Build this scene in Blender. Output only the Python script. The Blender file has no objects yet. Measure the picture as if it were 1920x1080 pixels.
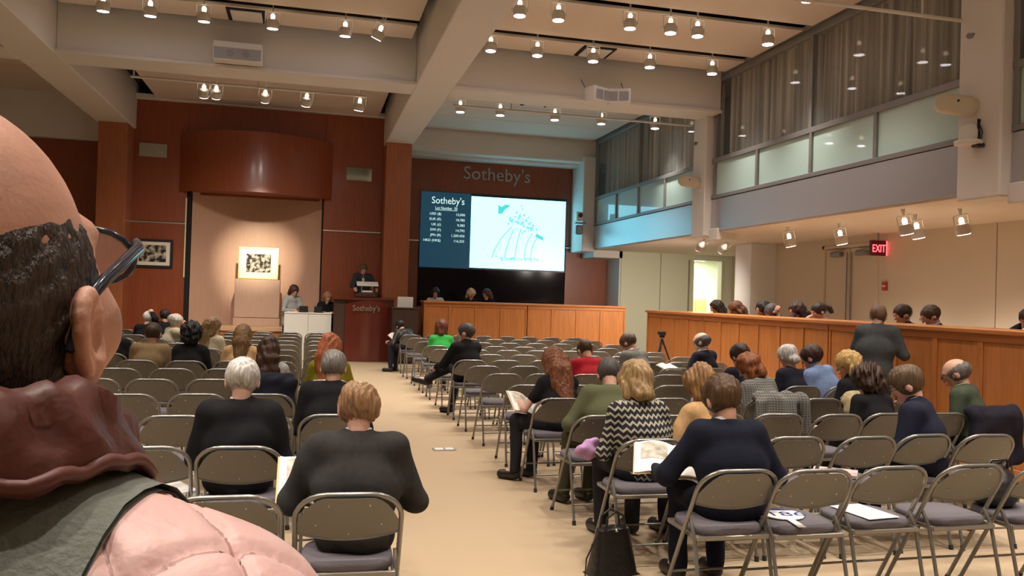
import bpy, math, random
import numpy as np
from mathutils import Matrix, Vector
random.seed(7)
R_ = math.radians
scene = bpy.context.scene
COL = scene.collection
# ------------------------------------------------------------------ camera
cam_d = bpy.data.cameras.new('camera'); cam = bpy.data.objects.new('camera', cam_d); COL.objects.link(cam)
cam_d.sensor_width = 36; cam_d.lens = 36 * 1550 / 1920; cam_d.clip_start = 0.05; cam_d.clip_end = 200
_R = ((0.97032, -0.03231, 0.23966), (-0.23988, -0.00313, 0.97080), (0.03062, 0.99947, 0.01079))
cam.matrix_world = Matrix(((_R[0][0], _R[0][1], -_R[0][2], 0), (_R[1][0], _R[1][1], -_R[1][2], 0), (_R[2][0], _R[2][1], -_R[2][2], 1.62), (0, 0, 0, 1)))
scene.camera = cam
# ------------------------------------------------------------------ world, exposure
w = bpy.data.worlds.new('world'); scene.world = w; w.use_nodes = True
w.node_tree.nodes['Background'].inputs[0].default_value = (.5, .47, .45, 1)
w.node_tree.nodes['Background'].inputs[1].default_value = .05
scene.view_settings.view_transform = 'Standard'; scene.view_settings.look = 'None'
scene.view_settings.gamma = 1; scene.view_settings.use_curve_mapping = False
scene.view_settings.exposure = 0.0
SPOT_W = 150.0          # ceiling track spotlights
SPOT_COL = (1.0, .895, .785)

# ------------------------------------------------------------------ materials
MATS = {}
def lin(c):
    return tuple(((v / 255) / 12.92 if v / 255 <= .04045 else ((v / 255 + .055) / 1.055) ** 2.4) for v in c)
def mat(key, col, rough=.6, metal=0., emit=None, estr=0., bump=0., bscale=40., spec=.5, var=0., vscale=8., stretch=None, trans=0., alpha=1., sheen=0., coat=0.):
    if key in MATS: return MATS[key]
    m = bpy.data.materials.new(key); m.use_nodes = True; nt = m.node_tree; b = nt.nodes['Principled BSDF']
    b.inputs['Base Color'].default_value = (*col, 1); b.inputs['Roughness'].default_value = rough
    b.inputs['Metallic'].default_value = metal; b.inputs['Specular IOR Level'].default_value = spec
    if emit: b.inputs['Emission Color'].default_value = (*emit, 1); b.inputs['Emission Strength'].default_value = estr
    if trans: b.inputs['Transmission Weight'].default_value = trans
    if alpha < 1: b.inputs['Alpha'].default_value = alpha
    if coat: b.inputs['Coat Weight'].default_value = coat; b.inputs['Coat Roughness'].default_value = .15
    if sheen: b.inputs['Sheen Weight'].default_value = sheen
    if bump or var:
        tc = nt.nodes.new('ShaderNodeTexCoord'); mp = nt.nodes.new('ShaderNodeMapping'); nt.links.new(tc.outputs['Object'], mp.inputs[0])
        if stretch: mp.inputs['Scale'].default_value = stretch
        if var:
            n = nt.nodes.new('ShaderNodeTexNoise'); n.inputs['Scale'].default_value = vscale; n.inputs['Detail'].default_value = 5
            nt.links.new(mp.outputs[0], n.inputs[0]); r = nt.nodes.new('ShaderNodeValToRGB')
            r.color_ramp.elements[0].position = .3; r.color_ramp.elements[1].position = .7
            r.color_ramp.elements[0].color = (*[v * (1 - var) for v in col], 1); r.color_ramp.elements[1].color = (*[min(1, v * (1 + var)) for v in col], 1)
            nt.links.new(n.outputs[0], r.inputs[0]); nt.links.new(r.outputs[0], b.inputs['Base Color'])
        if bump:
            n2 = nt.nodes.new('ShaderNodeTexNoise'); n2.inputs['Scale'].default_value = bscale; n2.inputs['Detail'].default_value = 3
            nt.links.new(mp.outputs[0], n2.inputs[0]); bp = nt.nodes.new('ShaderNodeBump'); bp.inputs['Strength'].default_value = bump; bp.inputs['Distance'].default_value = .01
            nt.links.new(n2.outputs[0], bp.inputs['Height']); nt.links.new(bp.outputs[0], b.inputs['Normal'])
    MATS[key] = m; return m
def wood(key, col, rough=.35, axis='z', coat=.2):
    st = {'z': (9, 9, .7), 'x': (.7, 9, 9), 'y': (9, .7, 9)}[axis]
    return mat(key, col, rough=rough, var=.13, vscale=3.0, stretch=st, bump=.05, bscale=10, coat=coat)
def checker_mat(key, c1, c2, kind, scale):
    """woven cloth: 'tweed' small check, 'chevron' zig-zag rows, 'rib' fine carpet lines"""
    if key in MATS: return MATS[key]
    m = mat(key, c1, rough=.9); nt = m.node_tree; b = nt.nodes['Principled BSDF']
    tc = nt.nodes.new('ShaderNodeTexCoord'); sp = nt.nodes.new('ShaderNodeSeparateXYZ'); nt.links.new(tc.outputs['Object'], sp.inputs[0])
    def M(op, a, bb=None):
        n = nt.nodes.new('ShaderNodeMath'); n.operation = op
        for i, v in enumerate((a, bb)):
            if v is None: continue
            if isinstance(v, (int, float)): n.inputs[i].default_value = v
            else: nt.links.new(v, n.inputs[i])
        return n.outputs[0]
    x, y, z = sp.outputs
    if kind == 'chevron':
        tri = M('ABSOLUTE', M('SUBTRACT', M('FRACT', M('MULTIPLY', x, scale)), .5))
        v = M('FRACT', M('ADD', M('MULTIPLY', z, scale * .9), tri)); f = M('GREATER_THAN', v, .62)
    elif kind == 'tweed':
        a = M('SINE', M('MULTIPLY', M('ADD', x, y), scale * 6.3)); c = M('SINE', M('MULTIPLY', z, scale * 6.3)); f = M('GREATER_THAN', M('ADD', a, c), .2)
    elif kind == 'check':
        a = M('GREATER_THAN', M('FRACT', M('MULTIPLY', x, scale)), .82); c = M('GREATER_THAN', M('FRACT', M('MULTIPLY', z, scale)), .82); f = M('MAXIMUM', a, c)
    else:
        a = M('SINE', M('MULTIPLY', x, scale * 6.3)); c = M('SINE', M('MULTIPLY', y, scale * 6.3)); f = M('MULTIPLY', M('ADD', M('MULTIPLY', a, c), 1.), .5)
    mx = nt.nodes.new('ShaderNodeMix'); mx.data_type = 'RGBA'
    mx.inputs[6].default_value = (*c1, 1); mx.inputs[7].default_value = (*c2, 1)
    nt.links.new(f, mx.inputs[0]); nt.links.new(mx.outputs[2], b.inputs['Base Color'])
    return m
def hairmat(col, var=.45):
    k = 'hair_%d_%d_%d' % tuple(int(v * 999) for v in col)
    return mat(k, col, rough=.5, var=var, vscale=1.0, stretch=(70, 70, 9), bump=.5, bscale=2.2, spec=.4)
def cloth(col, rough=.9):
    k = 'cloth_%d_%d_%d' % tuple(int(v * 9999) for v in col)
    return mat(k, col, rough=rough, bump=.25, bscale=14, spec=.2, var=.12, vscale=30)
def skinmat(col):
    k = 'skin_%d_%d_%d' % tuple(int(v * 999) for v in col)
    return mat(k, col, rough=.5, var=.1, vscale=18, spec=.4)

WHITE = mat('white_paint', (.73, .70, .655), rough=.7, bump=.03, bscale=60)
TAN = mat('ceiling_tan', (.74, .635, .54), rough=.85)
DARK = mat('dark_void', (.012, .011, .012), rough=.9)
WOODR = wood('red_wood', (.27, .066, .024))
WOODP = wood('pillar_wood', (.38, .125, .048))
WOODC = wood('counter_wood', (.52, .19, .05))
WOODCX = wood('counter_wood_rail', (.54, .20, .055), axis='x')
WOODN = mat('niche_wood', (.64, .42, .30), rough=.6, var=.05, vscale=3, stretch=(9, 9, .7))
WOODD = wood('dark_brown_veneer', (.055, .028, .018), rough=.4)
MAHOG = wood('mahogany', (.13, .022, .012), rough=.22, coat=.6)
STEEL = mat('brushed_steel', (.50, .50, .52), rough=.34, metal=.55, bump=.03, bscale=8, stretch=(1, 1, 60))
FRAME = mat('grey_metal_frame', (.27, .265, .26), rough=.5, metal=.4)
CHROME = mat('satin_chrome', (.62, .6, .57), rough=.3, metal=1.)
CHAIRM = mat('chair_grey_enamel', (.185, .18, .165), rough=.36, metal=.25, spec=.6)
CHAIRT = mat('chair_tube_grey', (.27, .262, .24), rough=.28, metal=.6, spec=.6)
SEATF = mat('seat_grey_fabric', (.135, .122, .138), rough=.95, bump=.3, bscale=180)
RUBBER = mat('black_rubber', (.02, .02, .02), rough=.7)
BLACKP = mat('black_plastic', (.018, .018, .02), rough=.35)
CREAM = mat('cream_plastic', (.62, .57, .42), rough=.5)
WPLAS = mat('white_plastic', (.78, .76, .72), rough=.45)
PAPER = mat('paper_white', (.85, .83, .79), rough=.8)
PAPERC = mat('paper_cream', (.80, .73, .60), rough=.8, var=.12, vscale=14)
GREYPR = mat('printed_drawing', (.50, .46, .38), rough=.8, var=.5, vscale=22)
GOLD = mat('gilt_frame', (.80, .58, .25), rough=.35, metal=.6)
WALLG = mat('pale_green_wall', (.66, .67, .50), rough=.8)
WALLB = mat('beige_wall', (.64, .55, .43), rough=.8, bump=.02, bscale=80)
CARPET = checker_mat('beige_carpet', (.45, .345, .225), (.385, .285, .18), 'rib', 60)

# ------------------------------------------------------------------ mesh helpers
class MB:
    def __init__(s): s.v = []; s.f = []; s.m = []; s.sm = []
    def add(s, vs, fs, mi=0, smooth=False):
        o = len(s.v); s.v.extend([tuple(map(float, p)) for p in vs])
        for f in fs: s.f.append(tuple(i + o for i in f)); s.m.append(mi); s.sm.append(smooth)
        return s
    def box(s, x0, x1, y0, y1, z0, z1, mi=0, M=None):
        vs = [(x, y, z) for z in (z0, z1) for y in (y0, y1) for x in (x0, x1)]
        if M is not None: vs = [tuple(M @ Vector(p)) for p in vs]
        return s.add(vs, [(0, 2, 3, 1), (4, 5, 7, 6), (0, 1, 5, 4), (2, 6, 7, 3), (0, 4, 6, 2), (1, 3, 7, 5)], mi)
    def bbox(s, x0, x1, y0, y1, z0, z1, b=.01, mi=0, M=None):
        """box with chamfered edges"""
        b = min(b, (x1 - x0) * .45, (y1 - y0) * .45, (z1 - z0) * .45)
        vs = []; idx = {}
        for cx, X, sx in ((0, x0, 1), (1, x1, -1)):
            for cy, Y, sy in ((0, y0, 1), (1, y1, -1)):
                for cz, Z, sz in ((0, z0, 1), (1, z1, -1)):
                    for a, p in (('x', (X, Y + sy * b, Z + sz * b)), ('y', (X + sx * b, Y, Z + sz * b)), ('z', (X + sx * b, Y + sy * b, Z))):
                        idx[(cx, cy, cz, a)] = len(vs); vs.append(p)
        I = lambda *k: idx[k]; fs = []
        for c in (0, 1):
            q = [I(c, 0, 0, 'x'), I(c, 1, 0, 'x'), I(c, 1, 1, 'x'), I(c, 0, 1, 'x')]; fs.append(q if c else q[::-1])
            q = [I(0, c, 0, 'y'), I(1, c, 0, 'y'), I(1, c, 1, 'y'), I(0, c, 1, 'y')]; fs.append(q[::-1] if c else q)
            q = [I(0, 0, c, 'z'), I(1, 0, c, 'z'), I(1, 1, c, 'z'), I(0, 1, c, 'z')]; fs.append(q if c else q[::-1])
        for p in (0, 1):
            for q in (0, 1):
                e = [I(0, p, q, 'y'), I(1, p, q, 'y'), I(1, p, q, 'z'), I(0, p, q, 'z')]; fs.append(e if p != q else e[::-1])
                e = [I(p, 0, q, 'x'), I(p, 1, q, 'x'), I(p, 1, q, 'z'), I(p, 0, q, 'z')]; fs.append(e if p == q else e[::-1])
                e = [I(p, q, 0, 'x'), I(p, q, 1, 'x'), I(p, q, 1, 'y'), I(p, q, 0, 'y')]; fs.append(e if p != q else e[::-1])
        for p in (0, 1):
            for q in (0, 1):
                for r in (0, 1):
                    t = [I(p, q, r, 'x'), I(p, q, r, 'y'), I(p, q, r, 'z')]; fs.append(t if (p + q + r) % 2 else t[::-1])
        if M is not None: vs = [tuple(M @ Vector(p)) for p in vs]
        return s.add(vs, fs, mi)
    def tube(s, pts, r, n=8, mi=0, cap=True, closed=False):
        pts = [np.array(p, float) for p in pts]; k = len(pts)
        rs = r if isinstance(r, (list, tuple)) else [r] * k
        vs = []; prev = None
        for i in range(k):
            if closed: t = pts[(i + 1) % k] - pts[i - 1]
            else: t = pts[min(i + 1, k - 1)] - pts[max(i - 1, 0)]
            t = t / (np.linalg.norm(t) + 1e-9)
            if prev is None:
                a = np.array([0, 0, 1.]) if abs(t[2]) < .9 else np.array([1., 0, 0]); u = np.cross(t, a)
            else: u = prev - t * (prev @ t)
            u = u / (np.linalg.norm(u) + 1e-9); prev = u; v = np.cross(t, u)
            for j in range(n):
                a = 2 * math.pi * j / n; vs.append(pts[i] + rs[i] * (u * math.cos(a) + v * math.sin(a)))
        fs = []
        for i in range(k if closed else k - 1):
            for j in range(n):
                a = i * n + j; b = i * n + (j + 1) % n; c = ((i + 1) % k) * n + (j + 1) % n; d = ((i + 1) % k) * n + j
                fs.append((a, b, c, d))
        s.add(vs, fs, mi, True)
        if cap and not closed:
            s.add([vs[j] for j in range(n)], [tuple(range(n))[::-1]], mi); s.add([vs[(k - 1) * n + j] for j in range(n)], [tuple(range(n))], mi)
        return s
    def lathe(s, prof, n=16, mi=0, M=None):
        """profile of (r,z) turned round the z axis"""
        vs = []; k = len(prof)
        for r, z in prof:
            for j in range(n):
                a = 2 * math.pi * j / n; p = (r * math.cos(a), r * math.sin(a), z); vs.append(tuple(M @ Vector(p)) if M is not None else p)
        fs = [(i * n + j, i * n + (j + 1) % n, (i + 1) * n + (j + 1) % n, (i + 1) * n + j) for i in range(k - 1) for j in range(n)]
        s.add(vs, fs, mi, True)
        s.add(vs[:n], [tuple(range(n))[::-1]], mi); s.add(vs[-n:], [tuple(range(n))], mi)
        return s
    def ball(s, c, r, n=8, mi=0, M=None):
        r = r if isinstance(r, (list, tuple)) else (r, r, r); vs = []
        for i in range(n + 1):
            th = math.pi * i / n
            for j in range(n * 2):
                a = math.pi * j / n; p = Vector((r[0] * math.sin(th) * math.cos(a), r[1] * math.sin(th) * math.sin(a), r[2] * math.cos(th)))
                if M is not None: p = M @ p
                vs.append((p[0] + c[0], p[1] + c[1], p[2] + c[2]))
        q = n * 2; fs = [(i * q + j, (i + 1) * q + j, (i + 1) * q + (j + 1) % q, i * q + (j + 1) % q) for i in range(n) for j in range(q)]
        return s.add(vs, fs, mi, True)
    def grid(s, fn, nu, nv, mi=0, thick=None, smooth=True):
        """surface fn(u,v), u,v in 0..1; thick = offset vector function gives it a back"""
        vs = [fn(i / nu, j / nv) for j in range(nv + 1) for i in range(nu + 1)]; q = nu + 1
        fs = [(j * q + i, j * q + i + 1, (j + 1) * q + i + 1, (j + 1) * q + i) for j in range(nv) for i in range(nu)]
        s.add(vs, fs, mi, smooth)
        if thick is not None:
            t = np.array(thick, float); vb = [tuple(np.array(p) + t) for p in vs]
            s.add(vb, [f[::-1] for f in fs], mi, smooth)
            ring = [i for i in range(q)] + [j * q + nu for j in range(1, nv + 1)] + [nv * q + i for i in range(nu - 1, -1, -1)] + [j * q for j in range(nv - 1, 0, -1)]
            m = len(ring); rv = [vs[i] for i in ring] + [vb[i] for i in ring]
            s.add(rv, [(i, i + m, (i + 1) % m + m, (i + 1) % m) for i in range(m)], mi)
        return s
    def mesh(s, name, mats):
        me = bpy.data.meshes.new(name); me.from_pydata(s.v, [], s.f)
        for m in (mats if isinstance(mats, (list, tuple)) else [mats]): me.materials.append(m)
        me.polygons.foreach_set('material_index', s.m); me.polygons.foreach_set('use_smooth', s.sm); me.update(); return me
    def build(s, name, mats, parent=None, loc=None, rot=None):
        return link(name, s.mesh(name, mats), parent, loc, rot)
def link(name, me, parent=None, loc=None, rot=None):
    o = bpy.data.objects.new(name, me); COL.objects.link(o)
    if parent is not None: o.parent = parent
    if loc is not None: o.location = loc
    if rot is not None: o.rotation_euler = rot
    return o
def tag(o, label=None, cat=None, group=None, kind=None):
    if label: o['label'] = label
    if cat: o['category'] = cat
    if group: o['group'] = group
    if kind: o['kind'] = kind
    return o
def thing(name, label, cat, loc=(0, 0, 0), rz=0, group=None, rot=None):
    o = bpy.data.objects.new(name, None); COL.objects.link(o); o.location = loc
    o.rotation_euler = rot if rot is not None else (0, 0, rz); o.empty_display_size = .1
    return tag(o, label, cat, group)
def struct(name, mb, mats, parent=None):
    o = mb.build(name, mats, parent)
    if parent is None: o['kind'] = 'structure'
    return o
def copy_tree(o, parent=None):
    c = o.copy(); COL.objects.link(c); c.parent = parent
    for ch in list(o.children): copy_tree(ch, c)
    return c
def text_mesh(s, size, depth=.01, spacing=1.0, align='LEFT'):
    cu = bpy.data.curves.new('txt', 'FONT'); cu.body = s; cu.size = size; cu.extrude = depth / 2; cu.align_x = align; cu.space_character = spacing; cu.resolution_u = 3
    ob = bpy.data.objects.new('txt', cu); COL.objects.link(ob)
    dg = bpy.context.evaluated_depsgraph_get(); me = bpy.data.meshes.new_from_object(ob.evaluated_get(dg))
    bpy.data.objects.remove(ob); bpy.data.curves.remove(cu); return me
def text(name, s, size, m, parent, loc, depth=.01, width=None, align='LEFT', rot=(math.pi / 2, 0, 0)):
    me = text_mesh(s, size, depth, align=align); me.materials.clear(); me.materials.append(m)
    if width:
        xs = [v.co.x for v in me.vertices]; k = width / (max(xs) - min(xs))
        for v in me.vertices: v.co.x *= k
    return link(name, me, parent, loc, rot)
ORD = ['', 'first', 'second', 'third', 'fourth', 'fifth', 'sixth', 'seventh', 'eighth', 'ninth', 'tenth', 'eleventh', 'twelfth', 'thirteenth', 'fourteenth', 'fifteenth']

# ================================================================== THE SETTING
XL, XR, YB, YF = -9.5, 12.0, -3.0, 22.9
ZC, ZB = 6.05, 5.32
struct('floor', MB().box(XL, XR, YB, 24, -.1, 0), CARPET)
# ceiling: tan panels with dark slots between them
ceil = struct('ceiling', MB().box(XL, XR, YB, 24, ZC + .35, ZC + .5), DARK)
ybreaks = [(-3, .55), (.8, 2.4), (2.65, 4.25), (4.5, 6.1), (6.35, 7.5), (8.3, 9.7), (9.95, 11.55), (11.8, 13.38), (13.65, 14.36)]
for (x0, x1) in ((-9.5, -4.9), (-3.95, 1.62), (2.42, 7.62)):
    for (y0, y1) in ybreaks:
        MB().bbox(x0, x1, y0, y1, ZC, ZC + .05, .006).build('ceiling_panel', TAN, ceil)
for (x0, x1) in ((-9.5, -4.85), (-3.6, 1.6), (2.5, 7.62)):
    for (y0, y1) in ((15.9, 17.3), (17.36, 18.7), (18.73, 20.2), (20.23, 21.95)):
        MB().bbox(x0, x1, y0, y1, ZC, ZC + .05, .006).build('ceiling_panel', TAN, ceil)
# ceiling air diffusers
for (x, y, lab) in ((-1.1, 14.0, 'white ceiling air diffuser above the left loudspeaker'), (4.85, 13.98, 'white ceiling air diffuser above the angled loudspeaker'), (4.9, 18.1, 'white ceiling air diffuser in the bay before the screen wall')):
    t = thing('air_diffuser', lab, 'air vent', (x, y, ZC - .02), group='ceiling air diffusers')
    f = MB()
    for a, b_, c, d in ((-.3, .3, -.3, -.24), (-.3, .3, .24, .3), (-.3, -.24, -.24, .24), (.24, .3, -.24, .24)): f.box(a, b_, c, d, 0, .03)
    f.build('frame', DARK, t); MB().bbox(-.24, .24, -.24, .24, -.02, .015, .01).build('plate', WHITE, t)
# beams
def beam(name, x0, x1, y0, y1, z0=ZB, z1=ZC + .36):
    return struct(name, MB().bbox(x0, x1, y0, y1, z0, z1, .015), WHITE)
beam('trim_1', 1.75, 2.42, YB, 22.9); beam('trim_2', -4.79, -4.06, YB, 22.9)
beam('trim_3', -9.5, -4.79, 14.65, 15.35); beam('trim_4', -4.06, 1.75, 14.65, 15.35); beam('trim_5', 2.42, 7.7, 14.65, 15.35)
beam('trim_6', -4.06, 1.75, 7.5, 8.25); beam('trim_7', 2.42, 7.7, 7.5, 8.25); beam('trim_8', -9.5, -4.79, 7.5, 8.25)
# thin ledges along the lower corner of the transverse beams
struct('trim_9', MB().box(-4.06, 1.75, 14.60, 14.65, ZB, ZB + .05), WHITE); struct('trim_10', MB().box(2.42, 7.7, 14.60, 14.65, ZB, ZB + .05), WHITE)
# outer walls
struct('wall_left', MB().box(XL - .2, XL, YB, 24, 0, ZC + .4), WALLB)
struct('wall_back', MB().box(XL, XR, YB - .2, YB, 0, ZC + .4), WALLB)
struct('wall_outer_right', MB().box(XR, XR + .2, YB, 21.9, 0, ZC + .4), WALLB)
struct('wall_front_outer', MB().box(XL, 8.5, 23.6, 23.8, 0, ZC + .4), DARK)
# ---- front wall, left bay (Y 21.1): wood panels each side of the niche
wf = struct('wall_front', MB().box(-4.06, 1.75, 21.62, 21.7, 3.9, ZC + .05), WOODR)
def panel(x0, x1, z0, z1, y=21.1, m=WOODR, t=.5):
    return MB().bbox(x0, x1, y, y + t, z0, z1, .008).build('wood_panel', m, wf)
panel(-4.15, -2.88, 0, 3.12); panel(-4.15, -2.88, 3.16, ZC); panel(.32, 1.76, 0, 3.11); panel(.32, 1.76, 3.15, ZC)
panel(-2.88, .32, 3.95, ZC)
for (x0, x1) in ((-4.12, -2.88), (.32, 1.74)): MB().box(x0, x1, 21.085, 21.12, 3.118, 3.152).build('metal_strip', CHROME, wf)
panel(-9.5, -4.75, 0, 5.0, y=21.4)
struct('trim_11', MB().bbox(-9.5, -4.75, 21.2, 22.9, 5.0, ZC + .1, .02), WHITE)
struct('trim_12', MB().bbox(-4.08, 1.76, 20.95, 21.6, ZC - .02, ZC + .1, .01), WHITE)
# dark slit, bright edge strip beside the niche
struct('trim_13', MB().box(-2.88, -2.80, 21.15, 21.3, .3, 3.95), DARK)
struct('trim_14', MB().box(-2.90, -2.875, 21.06, 21.12, 1.85, 3.75), mat('pale_edge_strip', (.8, .78, .5), rough=.4))
struct('trim_15', MB().box(.28, .34, 21.15, 21.3, .3, 3.95), DARK)
# wooden pillars under the main beams
for nm, x0, x1 in (('pillar_1', -4.72, -4.10), ('pillar_2', 1.76, 2.39)):
    p = struct('trim_16' if nm == 'pillar_1' else 'trim_17', MB().bbox(x0, x1, 20.4, 21.3, 0, ZB, .012), WOODP)
# niche: curved beige back, stage, valance
nb = MB()
def nfn(u, v):
    x = -2.8 + 3.1 * u
    y = 22.35 - .9 * (2 * u - 1) ** 2 if u < .72 else 22.35 - .9 * .44 ** 2 - (u - .72) * 2.2
    return (x, y, .72 + 3.4 * v)
nb.grid(nfn, 40, 2, thick=(0, .06, 0)); struct('wall_niche', nb, WOODN)
struct('floor_stage', MB().bbox(-2.87, .30, 20.86, 22.4, .60, .72, .01), wood('stage_edge_wood', (.72, .47, .28), axis='x'))
struct('wall_stage_riser', MB().box(-2.87, .30, 20.92, 21.0, 0, .6), WOODC)
val = thing('curved_valance', 'bowed red wood valance over the lit niche', 'valance', (-1.28, 21.1, 3.9))
vb = MB(); vb.grid(lambda u, v: (-1.78 + 3.56 * u, -.02 - .82 * (1 - (2 * u - 1) ** 2), 1.42 * v), 36, 1, thick=(0, .05, 0)); vb.build('valance_front', WOODR, val)
vc = MB(); vc.grid(lambda u, v: (-1.74 + 3.48 * u, .02 - (.78 * (1 - (2 * u - 1) ** 2)) * v, .06), 36, 2, thick=(0, 0, .03)); vc.build('valance_underside', WOODR, val)
# observation windows in the wood wall
for i, (x, z, lab) in enumerate(((-3.67, 4.84, 'small mirrored observation window left of the valance'), (1.16, 4.58, 'small mirrored observation window right of the valance'))):
    t = thing('observation_window', lab, 'window', (x, 21.09, z), group='observation windows')
    MB().box(-.31, .31, -.012, .02, -.16, .16).build('pane', mat('mirror_glass', (.42, .46, .40), rough=.06, metal=1.), t)
    fr = MB(); fr.box(-.325, .325, -.016, 0, .16, .175); fr.box(-.325, .325, -.016, 0, -.175, -.16); fr.box(-.325, -.31, -.016, 0, -.16, .16); fr.box(.31, .325, -.016, 0, -.16, .16); fr.build('frame', WOODR, t)
# ---- front wall, screen bay (Y 22.9)
ws = struct('wall_screen', MB().box(2.3, 8.55, 23.0, 23.1, 0, 5.4), WOODR)
for (x0, x1, z0, z1) in ((2.36, 7.42, 3.13, 5.38), (2.36, 2.95, 0, 3.09), (7.22, 8.55, 0, 3.07), (7.42, 8.55, 3.11, 3.4), (2.95, 7.22, 0, 1.3)):
    MB().bbox(x0, x1, 22.9, 23.0, z0, z1, .008).build('wood_panel', WOODR, ws)
MB().box(2.36, 2.95, 22.89, 22.92, 3.092, 3.128).build('metal_strip', CHROME, ws); MB().box(7.22, 8.55, 22.89, 22.92, 3.072, 3.108).build('metal_strip', CHROME, ws)
struct('trim_18', MB().bbox(2.39, 8.6, 22.0, 23.1, 5.45, ZC + .36, .02), WHITE)
struct('trim_19', MB().box(2.39, 7.4, 22.35, 22.95, 5.38, 5.45), WHITE)
struct('trim_20', MB().bbox(7.36, 7.72, 21.85, 22.95, 2.95, 5.6, .02), WHITE)
struct('trim_21', MB().bbox(7.72, 8.6, 21.9, 22.95, 2.8, 3.2, .01), WHITE)
# ---- right side: balcony, soffit, room underneath
struct('wall_green', MB().box(8.55, 9.75, 21.9, 22.1, 0, 3.0).box(9.77, 10.62, 21.9, 22.1, 0, 3.0).box(11.72, 12.0, 21.9, 22.1, 0, 3.0).box(10.62, 11.72, 21.9, 22.1, 2.84, 3.0), WALLG)
struct('wall_return', MB().box(8.5, 8.56, 21.9, 22.95, 0, 3.0), WHITE)
struct('ceiling_soffit', MB().box(7.72, XR, YB, 22.0, 3.0, 3.1), TAN)
struct('wall_right', MB().box(10.3, 10.45, YB, 10.58, 0, 3.0).box(10.3, 10.45, 10.6, 13.36, 0, 3.0).box(10.3, 10.45, 14.96, 16.8, 0, 3.0).box(10.3, 10.45, 13.36, 14.96, 2.8, 3.0), WALLB)
struct('trim_22', MB().bbox(9.67, 10.35, 16.8, 17.5, 0, 3.0, .01), WHITE)
# bright corridor beyond the doorway
struct('wall_corridor', MB().box(10.4, 13.6, 24.6, 24.7, 0, 3.0), mat('corridor_wall', (.72, .76, .60), rough=.8))
struct('floor_corridor', MB().box(10.3, 13.6, 22.0, 24.7, -.1, .0), CARPET); struct('ceiling_corridor', MB().box(10.3, 13.6, 22.1, 24.7, 3.0, 3.1), WPLAS)
struct('wall_corridor_side', MB().box(13.5, 13.6, 22, 24.7, 0, 3), WALLG)
d1 = struct('door_1', MB().bbox(10.66, 10.78, 21.86, 22.12, 0, 2.84, .01).bbox(11.66, 11.74, 21.86, 22.12, 0, 2.84, .01), mat('door_frame_cream', (.62, .60, .42), rough=.6))
MB().bbox(10.80, 10.86, 22.1, 23.0, .02, 2.8, .01).build('door_leaf', WPLAS, d1); MB().box(10.775, 10.80, 21.9, 21.95, .9, 2.6).build('hinge_strip', BLACKP, d1)
cl = thing('corridor_light', 'bright lamp panel in the corridor beyond the open doorway', 'ceiling lamp', (11.6, 23.5, 2.96))
MB().bbox(-.5, .5, -.4, .4, -.03, .03, .01).build('diffuser', mat('lamp_white', (1, 1, .95), emit=(1, 1, .9), estr=6.), cl)
ld = bpy.data.lights.new('corridor_lamp', 'AREA'); ld.energy = 140; ld.size = 1.0; ld.color = (.95, 1, .85)
lo = bpy.data.objects.new('corridor_lamp', ld); COL.objects.link(lo); lo.parent = cl; lo.location = (0, 0, -.05)
cb = thing('corridor_cabinet', 'pale wooden cabinet standing in the corridor beyond the doorway', 'cabinet', (11.9, 24.2, 0))
MB().bbox(-.4, .4, -.2, .2, 0, 1.75, .01).build('body', mat('pale_wood', (.62, .50, .2), rough=.5), cb)
for k in (0, 1): MB().bbox(-.38 + .385 * k, -.005 + .385 * k, -.225, -.2, .05, 1.7, .008).build('door', mat('pale_wood', (.62, .50, .2)), cb)
# double doors on the right wall
d2 = struct('door_2', MB().bbox(10.27, 10.34, 13.30, 13.38, 0, 2.86, .008).bbox(10.27, 10.34, 14.94, 15.02, 0, 2.86, .008).bbox(10.27, 10.34, 13.30, 15.02, 2.79, 2.86, .008), WALLB)
for y0, y1 in ((13.39, 14.15), (14.17, 14.93)):
    l = MB().bbox(10.31, 10.36, y0, y1, .01, 2.78, .006).build('door_leaf', WALLB, d2)
    yy = y1 - .06 if y0 < 14 else y0 + .06
    MB().tube([(10.29, yy, .25), (10.29, yy, 2.7)], .012).build('pull_bar', FRAME, l)
    MB().bbox(10.2, 10.31, (y0 + y1) / 2 - .2, (y0 + y1) / 2 + .12, 2.62, 2.70, .01).tube([(10.22, (y0 + y1) / 2 + .1, 2.71), (10.22, (y0 + y1) / 2 - .35, 2.76)], .012).build('door_closer', FRAME, l)
ex = thing('exit_sign', 'red lit EXIT sign above the double doors', 'exit sign', (10.12, 13.1, 2.72))
MB().bbox(-.17, .17, -.03, .03, -.14, .14, .008).build('housing', mat('sign_dark_red', (.12, .01, .012), rough=.4), ex)
text('lettering', 'EXIT', .2, mat('exit_red_glow', (.9, .05, .06), emit=(1, .08, .1), estr=4.), ex, (-.15, -.036, -.075), .006, width=.27)
MB().box(.148, .168, -.034, .034, -.135, .135).build('edge_glow', MATS['exit_red_glow'], ex); MB().tube([(0, 0, .14), (0, 0, .29)], .015).build('hanger', FRAME, ex)
fa = thing('fire_alarm_pull', 'small red alarm box on the beige wall beside the double doors', 'alarm', (10.29, 13.1, 2.03))
MB().bbox(-.03, .01, -.06, .06, -.08, .08, .006).build('box', mat('alarm_red', (.45, .03, .03), rough=.4), fa); MB().box(-.034, -.03, -.05, .05, -.015, .01).build('white_bar', WPLAS, fa)

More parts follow.
